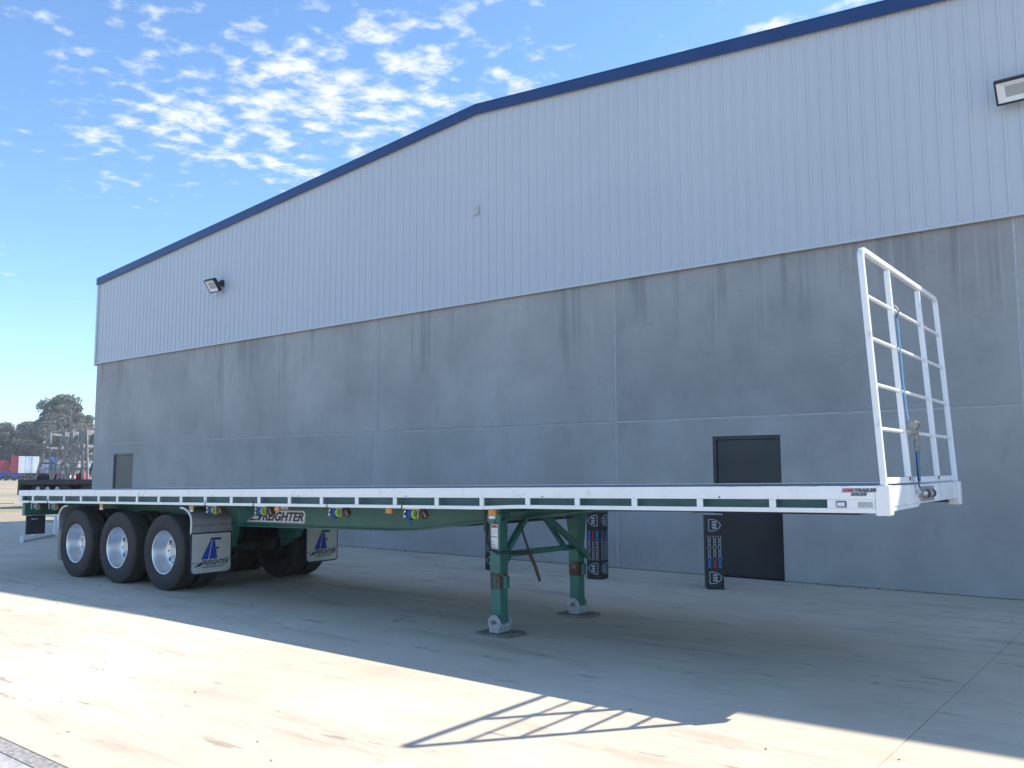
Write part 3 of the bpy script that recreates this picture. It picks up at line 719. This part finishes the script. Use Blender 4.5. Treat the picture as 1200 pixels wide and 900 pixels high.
# landing legs
def leg(y_, near):
    e = T_(MB().box(-3.84, -3.71, y_-.065, y_+.065, -.84, -.19), 'landing_leg', M['green'], .008)
    gz = ground_z(-3.775)
    T_(MB().box(-3.837, -3.713, y_-.062, y_+.062, -.985, -.8405), 'worn_band', M['rustband'], .004, e)
    T_(MB().box(-3.835, -3.715, y_-.060, y_+.060, gz+.10, -.9855), 'lower_column', M['green'], .006, e)
    T_(MB().box(-3.86, -3.69, y_-.08, y_+.08, -.335, -.25), 'collar', M['green'], .01, e)
    # foot: pale round cheeks either side, axle pin and ground plate
    for s in (-1, 1):
        ck = [(-3.775+.078*math.cos(q), gz+.115+.080*math.sin(q)) for q in [rad(-38+k*16) for k in range(17)]]
        ck = [(-3.715, gz+.024)]+ck+[(-3.835, gz+.024)]
        T_(MB().prism(ck, 'y', y_+s*.082-.006, y_+s*.082+.006), 'foot_cheek', M['shoe'], .003, e)
    T_(MB().box(-3.845, -3.705, y_-.075, y_+.075, gz+.024, gz+.11), 'foot', M['shoe'], .012, e)
    T_(MB().lathe([(.001, 0), (.020, 0), (.020, .25), (.001, .25)], 12, (-3.775, y_-.125, gz+.125), 'y'), 'foot_pin', M['plate'], 0, e)
    T_(MB().prism([(-3.96, y_-.15), (-3.59, y_-.15), (-3.57, y_-.12), (-3.57, y_+.14), (-3.60, y_+.17), (-3.95, y_+.17), (-3.98, y_+.14), (-3.98, y_-.12)], 'z', gz+.002, gz+.022), 'foot_plate', M['plate'], .004, e)
    # gusset up to the chassis, inward side
    T_(MB().box(-3.705, -3.665, y_-.03, y_+.03, -.98, -.86), 'stop_lug', M['green'], .004, e)
    if near:
        T_(MB().prism([(y_+.066, -.62), (y_+.16, -.66), (y_+.16, -.70), (y_+.10, -.76), (y_+.066, -.76)], 'x', -3.82, -3.74), 'lug', M['green'], .004, e)
        stc = flat_shape([[(0, 0), (.085, 0), (.085, .24), (0, .24)]], 'side', (-3.815, y_-.0665, -.60), M['paper'], e, 'placard')
        flat_shape([[(.006, .205), (.079, .205), (.079, .234), (.006, .234)], [(.006, .115), (.079, .115), (.079, .122), (.006, .122)]], 'side', (-3.815, y_-.0685, -.60), M['softred'], e, 'placard_print')
        for k in range(7):
            if k == 3: continue
            flat_shape([[(.008, .015+k*.026), (.075-.02*(k % 3), .015+k*.026), (.075-.02*(k % 3), .022+k*.026), (.008, .022+k*.026)]], 'side', (-3.815, y_-.0685, -.60), M['silver'], e, 'placard_print')
        T_(MB().box(-3.86, -3.69, y_-.075, y_+.02, -.36, -.26), 'gear_case', M['green'], .02, e)
        for k in range(2):
            T_(MB().lathe([(.001, 0), (.03, 0), (.03, .012), (.001, .012)], 14, (-3.78, y_-.088, -.33+k*.05), 'y'), 'gear_cap', M['green'], 0, e)
    else:
        stc = flat_shape([[(0, 0), (.045, 0), (.045, .11), (0, .11)]], 'front', (-3.709, y_-.03, -.56), M['paper'], e, 'placard')
    return e
YN, YF = .36, 1.74
leg(YN, True); leg(YF, False)
def bar(p, q, w_, h_, name='leg_brace', mat='green'):
    return T_(MB().tube([p, q], .02, 4, flat=(w_, h_)), name, M[mat], .004)
bar((-3.775, YN+.06, -.665), (-3.775, YF-.06, -.675), .022, .028)
bar((-3.745, YN+.06, -.655), (-3.745, .79, -.30), .030, .024)
bar((-3.79, 1.56, -.70), (-3.79, 1.10, -.27), .022, .022)
bar((-3.680, 1.84, -.79), (-3.680, 1.0, -.29), .022, .032)
T_(MB().box(-3.72, -3.645, .96, 1.08, -.34, -.23), 'brace_bracket', M['green'], .006)
bar((-3.74, YF+.05, -.25), (-3.74, YF+.30, -.19), .05, .04)
bar((-3.775, .42, -.215), (-3.775, 2.0, -.215), .05, .035, 'leg_cross_beam')
T_(MB().prism([(YF-.11, -.24), (YF+.13, -.24), (YF+.066, -.62), (YF-.04, -.62)], 'x', -3.845, -3.705), 'leg_gusset', M['green'], .006)
T_(MB().tube([(-3.775, YN+.07, -.35), (-3.775, YF-.07, -.35)], .014, 8), 'cross_shaft', M['dark'], smooth_=True)
# stowed crank handle, bent black hose and rusty lever
T_(MB().tube([(-3.88, YN-.02, -.255), (-3.885, YN-.04, -.36), (-3.86, YN-.09, -.52), (-3.80, YN-.10, -.60), (-3.72, YN-.09, -.635), (-3.62, YN-.03, -.63), (-3.58, YN+.10, -.63)], .013, 8), 'air_hose', M['black'], smooth_=True)
T_(MB().tube([(-3.64, .54, -.36), (-3.63, .59, -.50), (-3.62, .64, -.62), (-3.62, .65, -.67)], .011, 8), 'crank_handle', M['dark'], smooth_=True)
T_(MB().tube([(-3.66, YN+.12, -.645), (-3.62, .66, -.66), (-3.61, .74, -.80), (-3.60, .80, -.95)], [.016, .02, .018, .015], 8), 'lever', M['rust'], smooth_=True)
T_(MB().box(-3.95, -3.86, YN-.02, YN+.10, -.44, -.205), 'valve_bracket', M['dark'], .006)
T_(MB().lathe([(.001, 0), (.03, 0), (.036, .012), (.03, .03), (.001, .03)], 16, (-3.70, 1.28, -.30), 'x'), 'glad_hand', M['softred'], smooth_=True)

# nose: bolster, corner castings, fittings
T_(MB().box(-.075, -.022, .10, WID-.10, -.150, -.002), 'front_bolster', M['white'], .006)
T_(MB().prism([(.10, -.1505), (1.0, -.1505), (.92, -.175), (.10, -.185)], 'x', -.07, -.026), 'bolster_lip', M['white'], .004)
for y0, y1 in ((-.003, .097), (WID-.097, WID+.003)):
    T_(MB().box(-.098, .002, y0, y1, -.208, .004), 'corner_casting', M['white'], .010)
for y_ in (.62, 1.60):
    T_(MB().box(-.022, -.012, y_-.012, y_+.012, -.148, -.006), 'nose_rib', M['white'], .003)
plate = T_(MB().box(-.0215, -.010, .98, 1.42, -.135, -.020), 'coupling_plate', M['guard'], .004)
for k, (y_, mt) in enumerate(((1.05, 'brass'), (1.15, 'slate'), (1.25, 'brass'), (1.34, 'slate'))):
    T_(MB().lathe([(.001, 0), (.030, 0), (.034, .010), (.026, .022), (.016, .030), (.001, .030)], 18, (-.010, y_, -.078), 'x'), 'hose_coupling', M[mt], 0, plate, True)
T_(MB().tube([(.0, .86, -.055), (.012, .95, -.075), (.015, 1.02, -.07)], .012, 8), 'safety_latch', M['white'], smooth_=True)
# rear end
T_(MB().box(-13.695, -13.60, .05, WID-.05, -.42, -.21), 'rear_cross_member', M['green'], .006)
T_(MB().box(-13.74, -13.702, .002, WID-.002, -.20, -.003), 'rear_coaming', M['white'], .005)
for y_ in (.22, WID-.22):
    T_(MB().box(-13.725, -13.698, y_-.14, y_+.14, -.36, -.26), 'tail_lamp', M['redlens'], .006)
T_(MB().box(-13.70, -13.665, .115, .42, -.735, -.425), 'rear_panel', M['slate'], .004)
T_(MB().box(-13.664, -13.660, .19, .29, -.49, -.475), 'sticker', M['paper'])
T_(MB().box(-13.70, -13.665, WID-.42, WID-.115, -.735, -.425), 'rear_panel', M['vdark'], .004)

# headboard (leans back slightly)
HB = T_(MB().box(-.085, -.035, .10, WID-.10, .012, .058), 'headboard', M['white'], .008)
HT, LEAN = 1.745, .040
def hp(b, z, da=0.0): return (-.040+da-LEAN*z, b, z)
rb = .065; path = [hp(.035, .005), hp(.035, .6), hp(.035, 1.2)]
for k in range(7):
    q = math.pi/2*k/6; path.append(hp(.035+rb*(1-math.cos(q)), HT-.03-rb+rb*math.sin(q)))
for k in range(7):
    q = math.pi/2*k/6; path.append(hp(WID-.035-rb+rb*math.sin(q), HT-.03-rb+rb*math.cos(q)))
path += [hp(WID-.035, 1.2), hp(WID-.035, .6), hp(WID-.035, .005)]
T_(MB().tube(path, .03, 4, flat=(.0218, .0218)), 'hoop', M['white'], .009, HB)
IP = (.735, 1.73)
for b_ in IP:
    v = []; f = []
    zs = [(.0585, .023), (HT-.30, .023), (HT-.14, .020), (HT-.062, .009)]
    for z_, hw in zs:
        x_ = hp(b_, z_)[0]
        v += [(x_-.021, b_-hw, z_), (x_+.021, b_-hw, z_), (x_+.021, b_+hw, z_), (x_-.021, b_+hw, z_)]
    for i in range(len(zs)-1):
        for j in range(4): f.append((i*4+j, i*4+(j+1) % 4, i*4+4+(j+1) % 4, i*4+4+j))
    f += [(0, 1, 2, 3), tuple(len(v)-4+j for j in range(4))]
    T_(MB().add(v, f), 'post', M['white'], .007, HB)
for z_ in (1.372, 1.060, .722, .405):
    T_(MB().tube([hp(.06, z_), hp(WID-.06, z_)], .0150, 12), 'rail', M['white'], 0, HB, True)
for b_ in IP: T_(MB().box(-.062, -.030, b_+.002, b_+.032, .03, .066), 'bolt', M['rust'], .004, HB)

# ------------------------------------------------------------------ ratchet strap hanging on the headboard
rs = empty('ratchet_strap', mat4=tmat(.0)); tag(rs, 'blue webbing strap with steel ratchet hooked down the front of the headboard', 'strap')
b0 = IP[0]+.035
def webbing(pts, w_, name, mat):
    v = []; f = []
    for (x, y, z) in pts: v += [(x, y-w_, z), (x, y+w_, z), (x-.003, y+w_, z), (x-.003, y-w_, z)]
    for i in range(len(pts)-1):
        for j in range(4): f.append((i*4+j, i*4+(j+1) % 4, i*4+4+(j+1) % 4, i*4+4+j))
    f += [(0, 1, 2, 3), tuple(len(v)-4+j for j in range(4))]
    return MB().add(v, f).build(name, M[mat], rs)
def fp(b, z, d=.035): return (hp(b, z)[0]+d, b, z)
webbing([fp(b0-.01, 1.33), fp(b0-.012, 1.22, .04), fp(b0-.008, 1.10, .036), fp(b0-.012, 1.06, .038)], .024, 'webbing', 'sunblue')
webbing([fp(b0-.015, 1.06, .038), fp(b0-.018, .80, .034), fp(b0-.012, .55, .036), fp(b0, .43, .045)], .022, 'webbing', 'sunblue')
webbing([fp(b0+.03, .34, .06), fp(b0+.055, .24, .055), fp(b0+.06, .12, .05), (.006, b0+.075, .0), (.012, b0+.075, -.03)], .020, 'webbing', 'strap')
webbing([fp(b0+.035, .33, .075), fp(b0+.075, .22, .07), fp(b0+.07, .12, .065), (.014, b0+.085, .02)], .022, 'webbing', 'sunblue')
MB().tube([fp(b0-.01, 1.30, .04), fp(b0-.012, 1.36, .05), fp(b0+.01, 1.405, .02), fp(b0+.015, 1.40, -.02), fp(b0+.0, 1.36, -.03)], .008, 8).build('hook', M['zinc'], rs, smooth_=True)
MB().box(.006, .012, b0-.035, b0+.012, 1.0, 1.045).build('keeper', M['steel'], rs) if False else None
def tilted(mb, name, mat, bev=.003): return mb.build(name, mat, rs, bev)
xr = hp(b0, .43)[0]+.045
tilted(MB().box(xr, xr+.010, b0-.030, b0-.024, .36, .50).box(xr, xr+.05, b0-.034, b0-.026, .38, .50).box(xr, xr+.05, b0+.030, b0+.038, .38, .50).box(xr+.004, xr+.044, b0-.026, b0+.030, .40, .415), 'ratchet', M['zinc'])
tilted(MB().lathe([(.001, -.045), (.034, -.045), (.034, -.034), (.014, -.034), (.014, .034), (.034, .034), (.034, .045), (.001, .045)], 16, (xr+.03, b0+.002, .455), 'y'), 'spool', M['zinc'])
tilted(MB().box(xr+.02, xr+.045, b0+.012, b0+.062, .265, .40).box(xr+.02, xr+.05, b0+.010, b0+.070, .250, .268), 'ratchet_handle', M['zinc'])
MB().tube([(.012, b0+.075, -.02), (.030, b0+.078, -.05), (.030, b0+.06, -.085), (.006, b0+.045, -.095)], .009, 8).build('hook', M['zinc'], rs, smooth_=True)

# ------------------------------------------------------------------ bollards with printed sleeves
def shield(s):
    return [(-.5*s, .42*s), (-.30*s, .50*s), (0, .44*s), (.30*s, .50*s), (.5*s, .42*s), (.48*s, 0), (.30*s, -.36*s), (0, -.56*s), (-.30*s, -.36*s), (-.48*s, 0)]
def ring_poly(mb, outer, inner, depth=.002):
    n = len(outer)
    for i in range(n):
        j = (i+1) % n; mb.prism([outer[i], outer[j], inner[j], inner[i]], 'z', -depth/2, depth/2)
def bollard(x, y, rot, up, label, w=.235, h=.985):
    e = empty('bollard', (x, y, 0), (0, 0, rot)); tag(e, label, 'bollard', 'printed bollards in front of the shed')
    s = MB().box(-w/2, w/2, -w/2, w/2, .004, h).build('sleeve', M['black'], e, .012)
    MB().box(-w/2-.001, w/2+.001, -w/2-.001, w/2+.001, h+.001, h+.012).build('cap', M['silver'], e, .004)
    for facing in ('side', 'front'):
        org = (0, -w/2-.0015, 0) if facing == 'side' else (w/2+.0015, 0, 0)
        # lettering runs up or down the sleeve; the emblems lie on their side with it
        sg = 1 if up else -1
        def rot90(p): return (p[1]*sg, -p[0]*sg)
        for zc_ in (.155, h-.135):
            m_ = MB(); sh = shield(.165); inn = [(p*.86, q*.86) for p, q in sh]
            ring_poly(m_, [(rot90(p)[0], rot90(p)[1]+zc_) for p in sh], [(rot90(p)[0], rot90(p)[1]+zc_) for p in inn])
            for k in (-1, 0, 1):
                z_ = [(k*.036-.013, -.030), (k*.036+.013, -.030), (k*.036+.015, .030), (k*.036-.009, .030)]
                m_.prism([(rot90(p)[0], rot90(p)[1]+zc_) for p in z_], 'z', -.001, .001)
            me = m_.mesh('emblem', M['silver']); face_xform(me, facing, org); link('emblem', me, s)
        # rows of slanted print, too small to read
        for col, mt2 in ((-.070, 'cyan'), (.0, 'softred'), (.066, 'cyan')):
            z = .275 if up else h-.275; n = 0
            mbs = {'silver': MB(), mt2: MB()}
            while n < 12:
                tone = mt2 if n > 7 else 'silver'
                l = .022+.014*((n*7+int(abs(col)*100)) % 3)/2; hw = .016 if n % 4 else .022
                z1_ = z+sg*l
                lo, hi = min(z, z1_), max(z, z1_)
                mm = mbs[tone]
                mm.prism([(col-hw, lo), (col-hw+.010, lo), (col-hw+.010, hi), (col-hw, hi)], 'z', -.001, .001)
                mm.prism([(col+hw-.010, lo), (col+hw, lo), (col+hw, hi), (col+hw-.010, hi)], 'z', -.001, .001)
                if n % 2: mm.prism([(col-hw+.0101, lo), (col+hw-.0101, lo), (col+hw-.0101, lo+.008), (col-hw+.0101, lo+.008)], 'z', -.001, .001)
                z = z1_+sg*.007; n += 1
            for mt_, mm in mbs.items():
                me = mm.mesh('print', M[mt_]); face_xform(me, facing, org); link('print', me, s)
    return e
bollard(-5.19, -1.28, rad(32), False, 'black printed bollard standing alone just left of the dark grey door')
bollard(-7.02, -1.33, rad(2), True, 'black printed bollard behind the far landing leg')
bollard(-8.96, -1.36, rad(8), True, 'black printed bollard mostly hidden behind the near landing leg')

# ------------------------------------------------------------------ white stand behind the trailer's rear
ws = empty('steel_stand', (-21.6, -3.0, 0)); tag(ws, 'low white steel stand on the ground behind the rear of the trailer', 'stand')
o3 = Vector((-21.6, -3.0, 0)); A_ = Vector((-22.2, -2.40, 0))-o3; B_ = Vector((-22.62, -2.74, 0))-o3; C_ = Vector((-20.75, -3.75, 0))-o3
Z = Vector((0, 0, 1))
MB().tube([A_, A_+Z*.52], .03, 4).build('upright', M['white'], ws, .004)
MB().tube([B_, B_+Z*.52], .03, 4).build('upright', M['white'], ws, .004)
MB().tube([A_+Z*.49, B_+Z*.49], .025, 4).build('top_bar', M['white'], ws, .004)
MB().tube([C_, C_+Z*.155], .03, 4).build('short_upright', M['white'], ws, .004)
MB().tube([C_+Z*.03, A_+Z*.03], .02, 4).build('ground_bar', M['silver'], ws, .004)

# ------------------------------------------------------------------ parked flatbed with racks, left of the shed
P0 = at(27, 43.5); dirx = Vector((cr.x, cr.y, 0)).normalized()
ang = math.atan2(dirx.y, dirx.x)
bt = empty('parked_flatbed', P0, (0, 0, ang)); tag(bt, 'dark parked flatbed carrying steel racks at the left end of the shed', 'trailer')
MB().box(0, 9.2, 0, 2.45, 1.00, 1.22).build('deck', M['vdark'], bt, .02)
MB().box(0, .12, 0, 2.45, .55, .998).build('rear_frame', M['vdark'], bt, .01)
for y_ in (.75, 1.55): MB().box(.4, 9.0, y_, y_+.15, .72, .998).build('main_beam', M['vdark'], bt)
MB().box(3.9, 5.3, .05, .6, .50, .98).build('tool_box', M['core'], bt, .02)
wm2 = MB().lathe([(.001, -.10), (.20, -.10), (.28, -.12), (.30, -.14), (.47, -.14), (.50, -.10), (.50, .10), (.47, .14), (.001, .14)], 24, (0, 0, 0), 'y').mesh('wheel', M['rubber'], True)
hm2 = MB().lathe([(.001, -.16), (.12, -.16), (.15, -.12), (.27, -.105), (.001, -.104)], 20, (0, 0, 0), 'y').mesh('rim', M['guard'], True)
for k in range(3):
    for y_ in (.16, 2.29):
        w_ = link('wheel', wm2, bt, 0, (.95+k*1.05, y_, .50)); link('rim', hm2, w_)
for k in range(3): MB().prism([(.80+k*.42, .66), (1.04+k*.42, .66), (1.0+k*.42, .86), (.92+k*.42, .93), (.84+k*.42, .86)], 'y', -.06, -.02).build('wheel_arch', M['silver'], bt)  # pale pads added to stand in for the light wheel arches
# racks: leaning A-frames, each one a thing
def rack(px_l, tilt, h, label, w=1.9):
    d = (at(px_l, 43.3)-P0).dot(dirx)
    e = empty('steel_rack', P0+dirx*d+Vector((-dirx.y, dirx.x, 0))*.15+Vector((0, 0, 1.222)), (0, 0, ang)); tag(e, label, 'rack', 'steel racks on the parked flatbed')
    top = h*math.tan(tilt)
    for y_ in (0, w):
        MB().tube([(0, y_, 0), (top, y_, h)], .05, 4).build('leg', M['aframe'], e)
        MB().tube([(top+.02, y_, h), (top+.16, y_, 0)], .045, 4).build('strut', M['aframe'], e)
        for k in range(1, 5):
            z_ = h*k/5.2
            MB().tube([(top*z_/h, y_, z_), (top+.02+.14*(h-z_)/h, y_, z_+.12)], .022, 4).build('rung', M['aframe'], e)
    for z_ in (.35*h, .68*h, .97*h):
        MB().tube([(top*z_/h, 0, z_), (top*z_/h, w, z_)], .04, 4).build('cross_bar', M['aframe'], e)
    return e
for (px, tl, hh, lb) in ((48, .24, 2.05, 'leftmost leaning steel rack on the dark parked flatbed'), (71, .22, 2.10, 'second leaning steel rack from the left on the dark parked flatbed'),
                         (80, .25, 2.12, 'third leaning steel rack from the left on the dark parked flatbed'), (94, .24, 2.15, 'fourth leaning steel rack from the left on the dark parked flatbed'),
                         (101, .23, 2.2, 'steel rack on the dark flatbed nearest the shed corner')):
    rack(px, tl, hh, lb)
for (px, y_, dx, dz, mt, lb) in ((55, .3, .50, .22, 'vdark', 'small dark bundle on the flatbed between the first two racks'), (62, .5, .42, .2, 'vred', 'small red item lying on the flatbed deck by the second rack'),
                       (76, .4, .5, .26, 'vmaroon', 'small maroon item on the flatbed deck between racks'), (87, .3, .6, .20, 'vwhite', 'pale item on the flatbed deck between the third and fourth rack'),
                       (108, .4, .45, .3, 'vred', 'small red item on the flatbed deck at the shed corner')):
    d = (at(px, 43.3)-P0).dot(dirx)
    e = empty('cargo_bundle', P0+dirx*d+Vector((-dirx.y, dirx.x, 0))*y_+Vector((0, 0, 1.222)), (0, 0, ang)); tag(e, lb, 'bundle', 'bits and pieces on the parked flatbed')
    MB().prism([(-dx/2, 0), (dx/2, 0), (dx/2-.05, dz*.7), (dx*.1, dz), (-dx/2+.06, dz*.8)], 'y', 0, .5).build('wrapped_load', M[mt], e, .02)
    MB().box(-.03, .03, -.006, .506, .0, dz*.99).build('band', M['core'], e)

# ------------------------------------------------------------------ far vehicles across the yard
def far_box(px0, px1, dist, h, z0, side, end, split, name, label, cat):
    a_, b_ = at(px0, dist), at(px1, dist); L_ = (b_-a_).length; an = math.atan2((b_-a_).y, (b_-a_).x)
    e = empty(name, a_, (0, 0, an)); tag(e, label, cat, 'vehicles parked across the yard')
    c_ = L_*split
    MB().box(0, max(c_, .05), 0, 2.5, z0, h).build('body', M[side], e, .05)
    if split < 1: MB().box(c_+.02, L_, .02, 2.48, z0, h-.03).build('body_panel', M[end], e, .05)
    MB().box(.1, L_-.1, .2, 2.3, z0-.3, z0-.005).build('chassis', M['vdark'], e)
    for k in range(2):
        link('wheel', wm2, e, 0, (L_*.18+k*1.15, .25, .5)); link('wheel', wm2, e, 0, (L_*.82-k*.2, .25, .5))
    n = max(2, int(L_/1.2))
    for k in range(1, n): MB().box(L_*k/n-.03, L_*k/n+.03, -.03, -.001 if L_*k/n < c_ else .018, z0+.05, h-.1).build('rib', M[side if L_*k/n < c_ else end], e)
    return e
far_box(-14, 5, 190, 3.9, 1.3, 'vmaroon', 'vmaroon', 1, 'curtain_trailer', 'dark red trailer body cut by the left edge of the view', 'trailer')
far_box(5.5, 17, 186, 3.5, 1.3, 'vred', 'vred', 1, 'curtain_trailer', 'bright red low trailer body at the far left across the yard', 'trailer')
far_box(17.5, 34, 184, 4.35, 1.2, 'vmaroon', 'vwhite', .54, 'box_truck', 'truck body half dark red and half white across the yard', 'truck')
far_box(34.5, 50.5, 186, 4.35, 1.2, 'vpale', 'vwhite', .55, 'box_truck', 'truck body half pale blue and half white across the yard', 'truck')
far_box(51, 62, 188, 3.8, 1.2, 'vpale', 'vwhite', .7, 'box_truck', 'pale truck body seen through the leftmost rack', 'truck')
far_box(62.5, 68, 186, 4.3, 1.2, 'vblue', 'vblue', 1, 'shipping_container', 'bright blue container standing on end view across the yard', 'container')
far_box(69, 82, 188, 3.7, 1.0, 'vteal', 'vwhite', .5, 'box_truck', 'grey green and white truck body seen between the racks', 'truck')
far_box(84, 112, 186, 4.0, 1.0, 'vteal', 'vteal', 1, 'bus', 'long grey green body behind the racks beside the shed corner', 'bus')
for k in range(5):
    bus = [o for o in bpy.data.objects if o.name == 'bus'][0]
    MB().box(.5+k*1.0, 1.2+k*1.0, -.06, -.035, 2.0, 3.2).build('window', M['vwhite'], bus)
for (px0, px1, dist, lb) in ((-6, 12, 172, 'blue empty drop deck trailer nearest the left edge'), (6, 33, 166, 'long blue empty trailer in front of the red trucks')):
    a_, b_ = at(px0, dist), at(px1, dist); L_ = (b_-a_).length; an = math.atan2((b_-a_).y, (b_-a_).x)
    e = empty('skeletal_trailer', a_, (0, 0, an)); tag(e, lb, 'trailer', 'blue trailers across the yard')
    MB().prism([(0, 1.2), (L_*.3, 1.2), (L_*.36, .75), (L_, .75), (L_, 1.05), (L_*.42, 1.05), (L_*.33, 1.62), (0, 1.62)], 'y', 0, 2.5).build('deck', M['vnavy'], e, .02)
    MB().box(L_*.5, L_*.8, .02, .1, .5, .748).build('side_guard', M['vnavy'], e)
    for k in range(3): link('wheel', wm2, e, 0, (L_*.62+k*1.1, .2, .5))
    link('leg', MB().box(-.08, .08, -.08, .08, 0, 1.195).mesh('leg', M['vnavy']), e, 0, (L_*.22, .5, 0))

# ------------------------------------------------------------------ trees
def tree(px, dist, h, r, label, leaf, seed, blobs=16, leaves=260, lean=0.0, squat=.62):
    rnd = random.Random(seed); p = at(px, dist)
    e = empty('gum_tree', p); tag(e, label, 'tree', 'gum trees beyond the yard')
    m_ = MB(); th = h*.48
    m_.tube([(0, 0, -.1), (.15, .1, th*.5), (lean*.3, -.1, th), (lean*.6, .1, h*.8)], [r*.075, r*.06, r*.045, r*.012], 8)
    cents = []
    for k in range(blobs):
        q = rnd.uniform(0, 6.283); u = rnd.random()**.6; zz = rnd.uniform(.24, .93)
        wide = 1.0 if zz < .5 else 1.0-.78*(zz-.5)/.43
        c_ = Vector((math.cos(q)*r*u*wide+lean*zz, math.sin(q)*r*u*wide, h*zz)); cents.append((c_, r*rnd.uniform(.20, .36)))
        m_.tube([(lean*.2, 0, th*rnd.uniform(.6, 1)), (c_*.6+Vector((0, 0, c_.z*.12))), c_], [r*.03, r*.02, r*.006], 5)
    m_.build('trunk', M['bark'], e)
    v = []; f = []
    for c_, rr_ in cents:
        for k in range(leaves):
            d = Vector((rnd.gauss(0, 1), rnd.gauss(0, 1), rnd.gauss(0, 1))).normalized()*(rr_*(rnd.random()**.40))
            d.z *= squat
            pt = c_+d; s = rnd.uniform(.14, .34)*(h/14)**.5
            n_ = Vector((rnd.gauss(0, 1), rnd.gauss(0, 1), rnd.gauss(0, .8)+.5)).normalized()
            t_ = n_.orthogonal().normalized(); b_ = n_.cross(t_); k0 = len(v)
            v += [pt+t_*s, pt+b_*s*.6, pt-t_*s, pt-b_*s*.6]; f.append((k0, k0+1, k0+2, k0+3))
    me = bpy.data.meshes.new('crown'); me.from_pydata([tuple(q) for q in v], [], f); me.materials.append(leaf); link('crown', me, e)
    return e
tree(74, 225, 19.6, 7.4, 'tallest broad gum tree rising behind the steel racks', M['leaf1'], 3, 60, 360)
tree(100, 232, 15.5, 4.6, 'gum tree between the tallest tree and the shed corner', M['leaf1'], 9, 30, 300)
tree(49, 238, 14.4, 4.6, 'dark tree tucked against the left of the tallest gum', M['leaf2'], 5, 32, 300)
tree(31, 235, 13.6, 4.8, 'rounded dark tree left of the tallest gum', M['leaf2'], 12, 36, 300)
tree(13, 240, 13.6, 4.8, 'grey green tree at the far left skyline', M['leaf1'], 21, 36, 300)
tree(-6, 245, 14.0, 5.4, 'dark tree cut by the left edge of the view', M['leaf2'], 33, 36, 300)
# low scrub closing the gaps under the crowns
rnd = random.Random(5); v = []; f = []
for k in range(9000):
    p = at(rnd.uniform(-60, 130), rnd.uniform(236, 262)); z = rnd.random()**1.2*6.5*(.6+.4*math.sin(p.x*.21)+.25*math.sin(p.y*.5+1))
    pt = p+Vector((0, 0, max(.1, z))); s = rnd.uniform(.18, .42)
    n_ = Vector((rnd.gauss(0, 1), rnd.gauss(0, 1), rnd.gauss(0, .8)+.4)).normalized(); t_ = n_.orthogonal().normalized(); b_ = n_.cross(t_); k0 = len(v)
    v += [pt+t_*s, pt+b_*s*.7, pt-t_*s, pt-b_*s*.7]; f.append((k0, k0+1, k0+2, k0+3))
me = bpy.data.meshes.new('scrub'); me.from_pydata([tuple(q) for q in v], [], f); me.materials.append(M['leaf2'])
o = link('scrub', me); o['kind'] = 'stuff'; o['label'] = 'dark scrub filling the gaps under the far trees'

# ------------------------------------------------------------------ thin dusty air over the yard
hz = MB().box(-1500, 1500, -1500, 1500, -2.0, 30.0).build('haze', None)
hm = bpy.data.materials.new('dusty_air'); hm.use_nodes = True; ht = hm.node_tree; ht.nodes.clear()
pv_ = N(ht, 'ShaderNodeVolumePrincipled'); pv_.inputs['Color'].default_value = (.86, .90, .95, 1); pv_.inputs['Density'].default_value = .0006; pv_.inputs['Anisotropy'].default_value = .2
ho = N(ht, 'ShaderNodeOutputMaterial'); ht.links.new(pv_.outputs[0], ho.inputs['Volume'])
hz.data.materials.clear(); hz.data.materials.append(hm); hz['kind'] = 'stuff'; hz['label'] = 'thin pale dusty air over the whole yard'
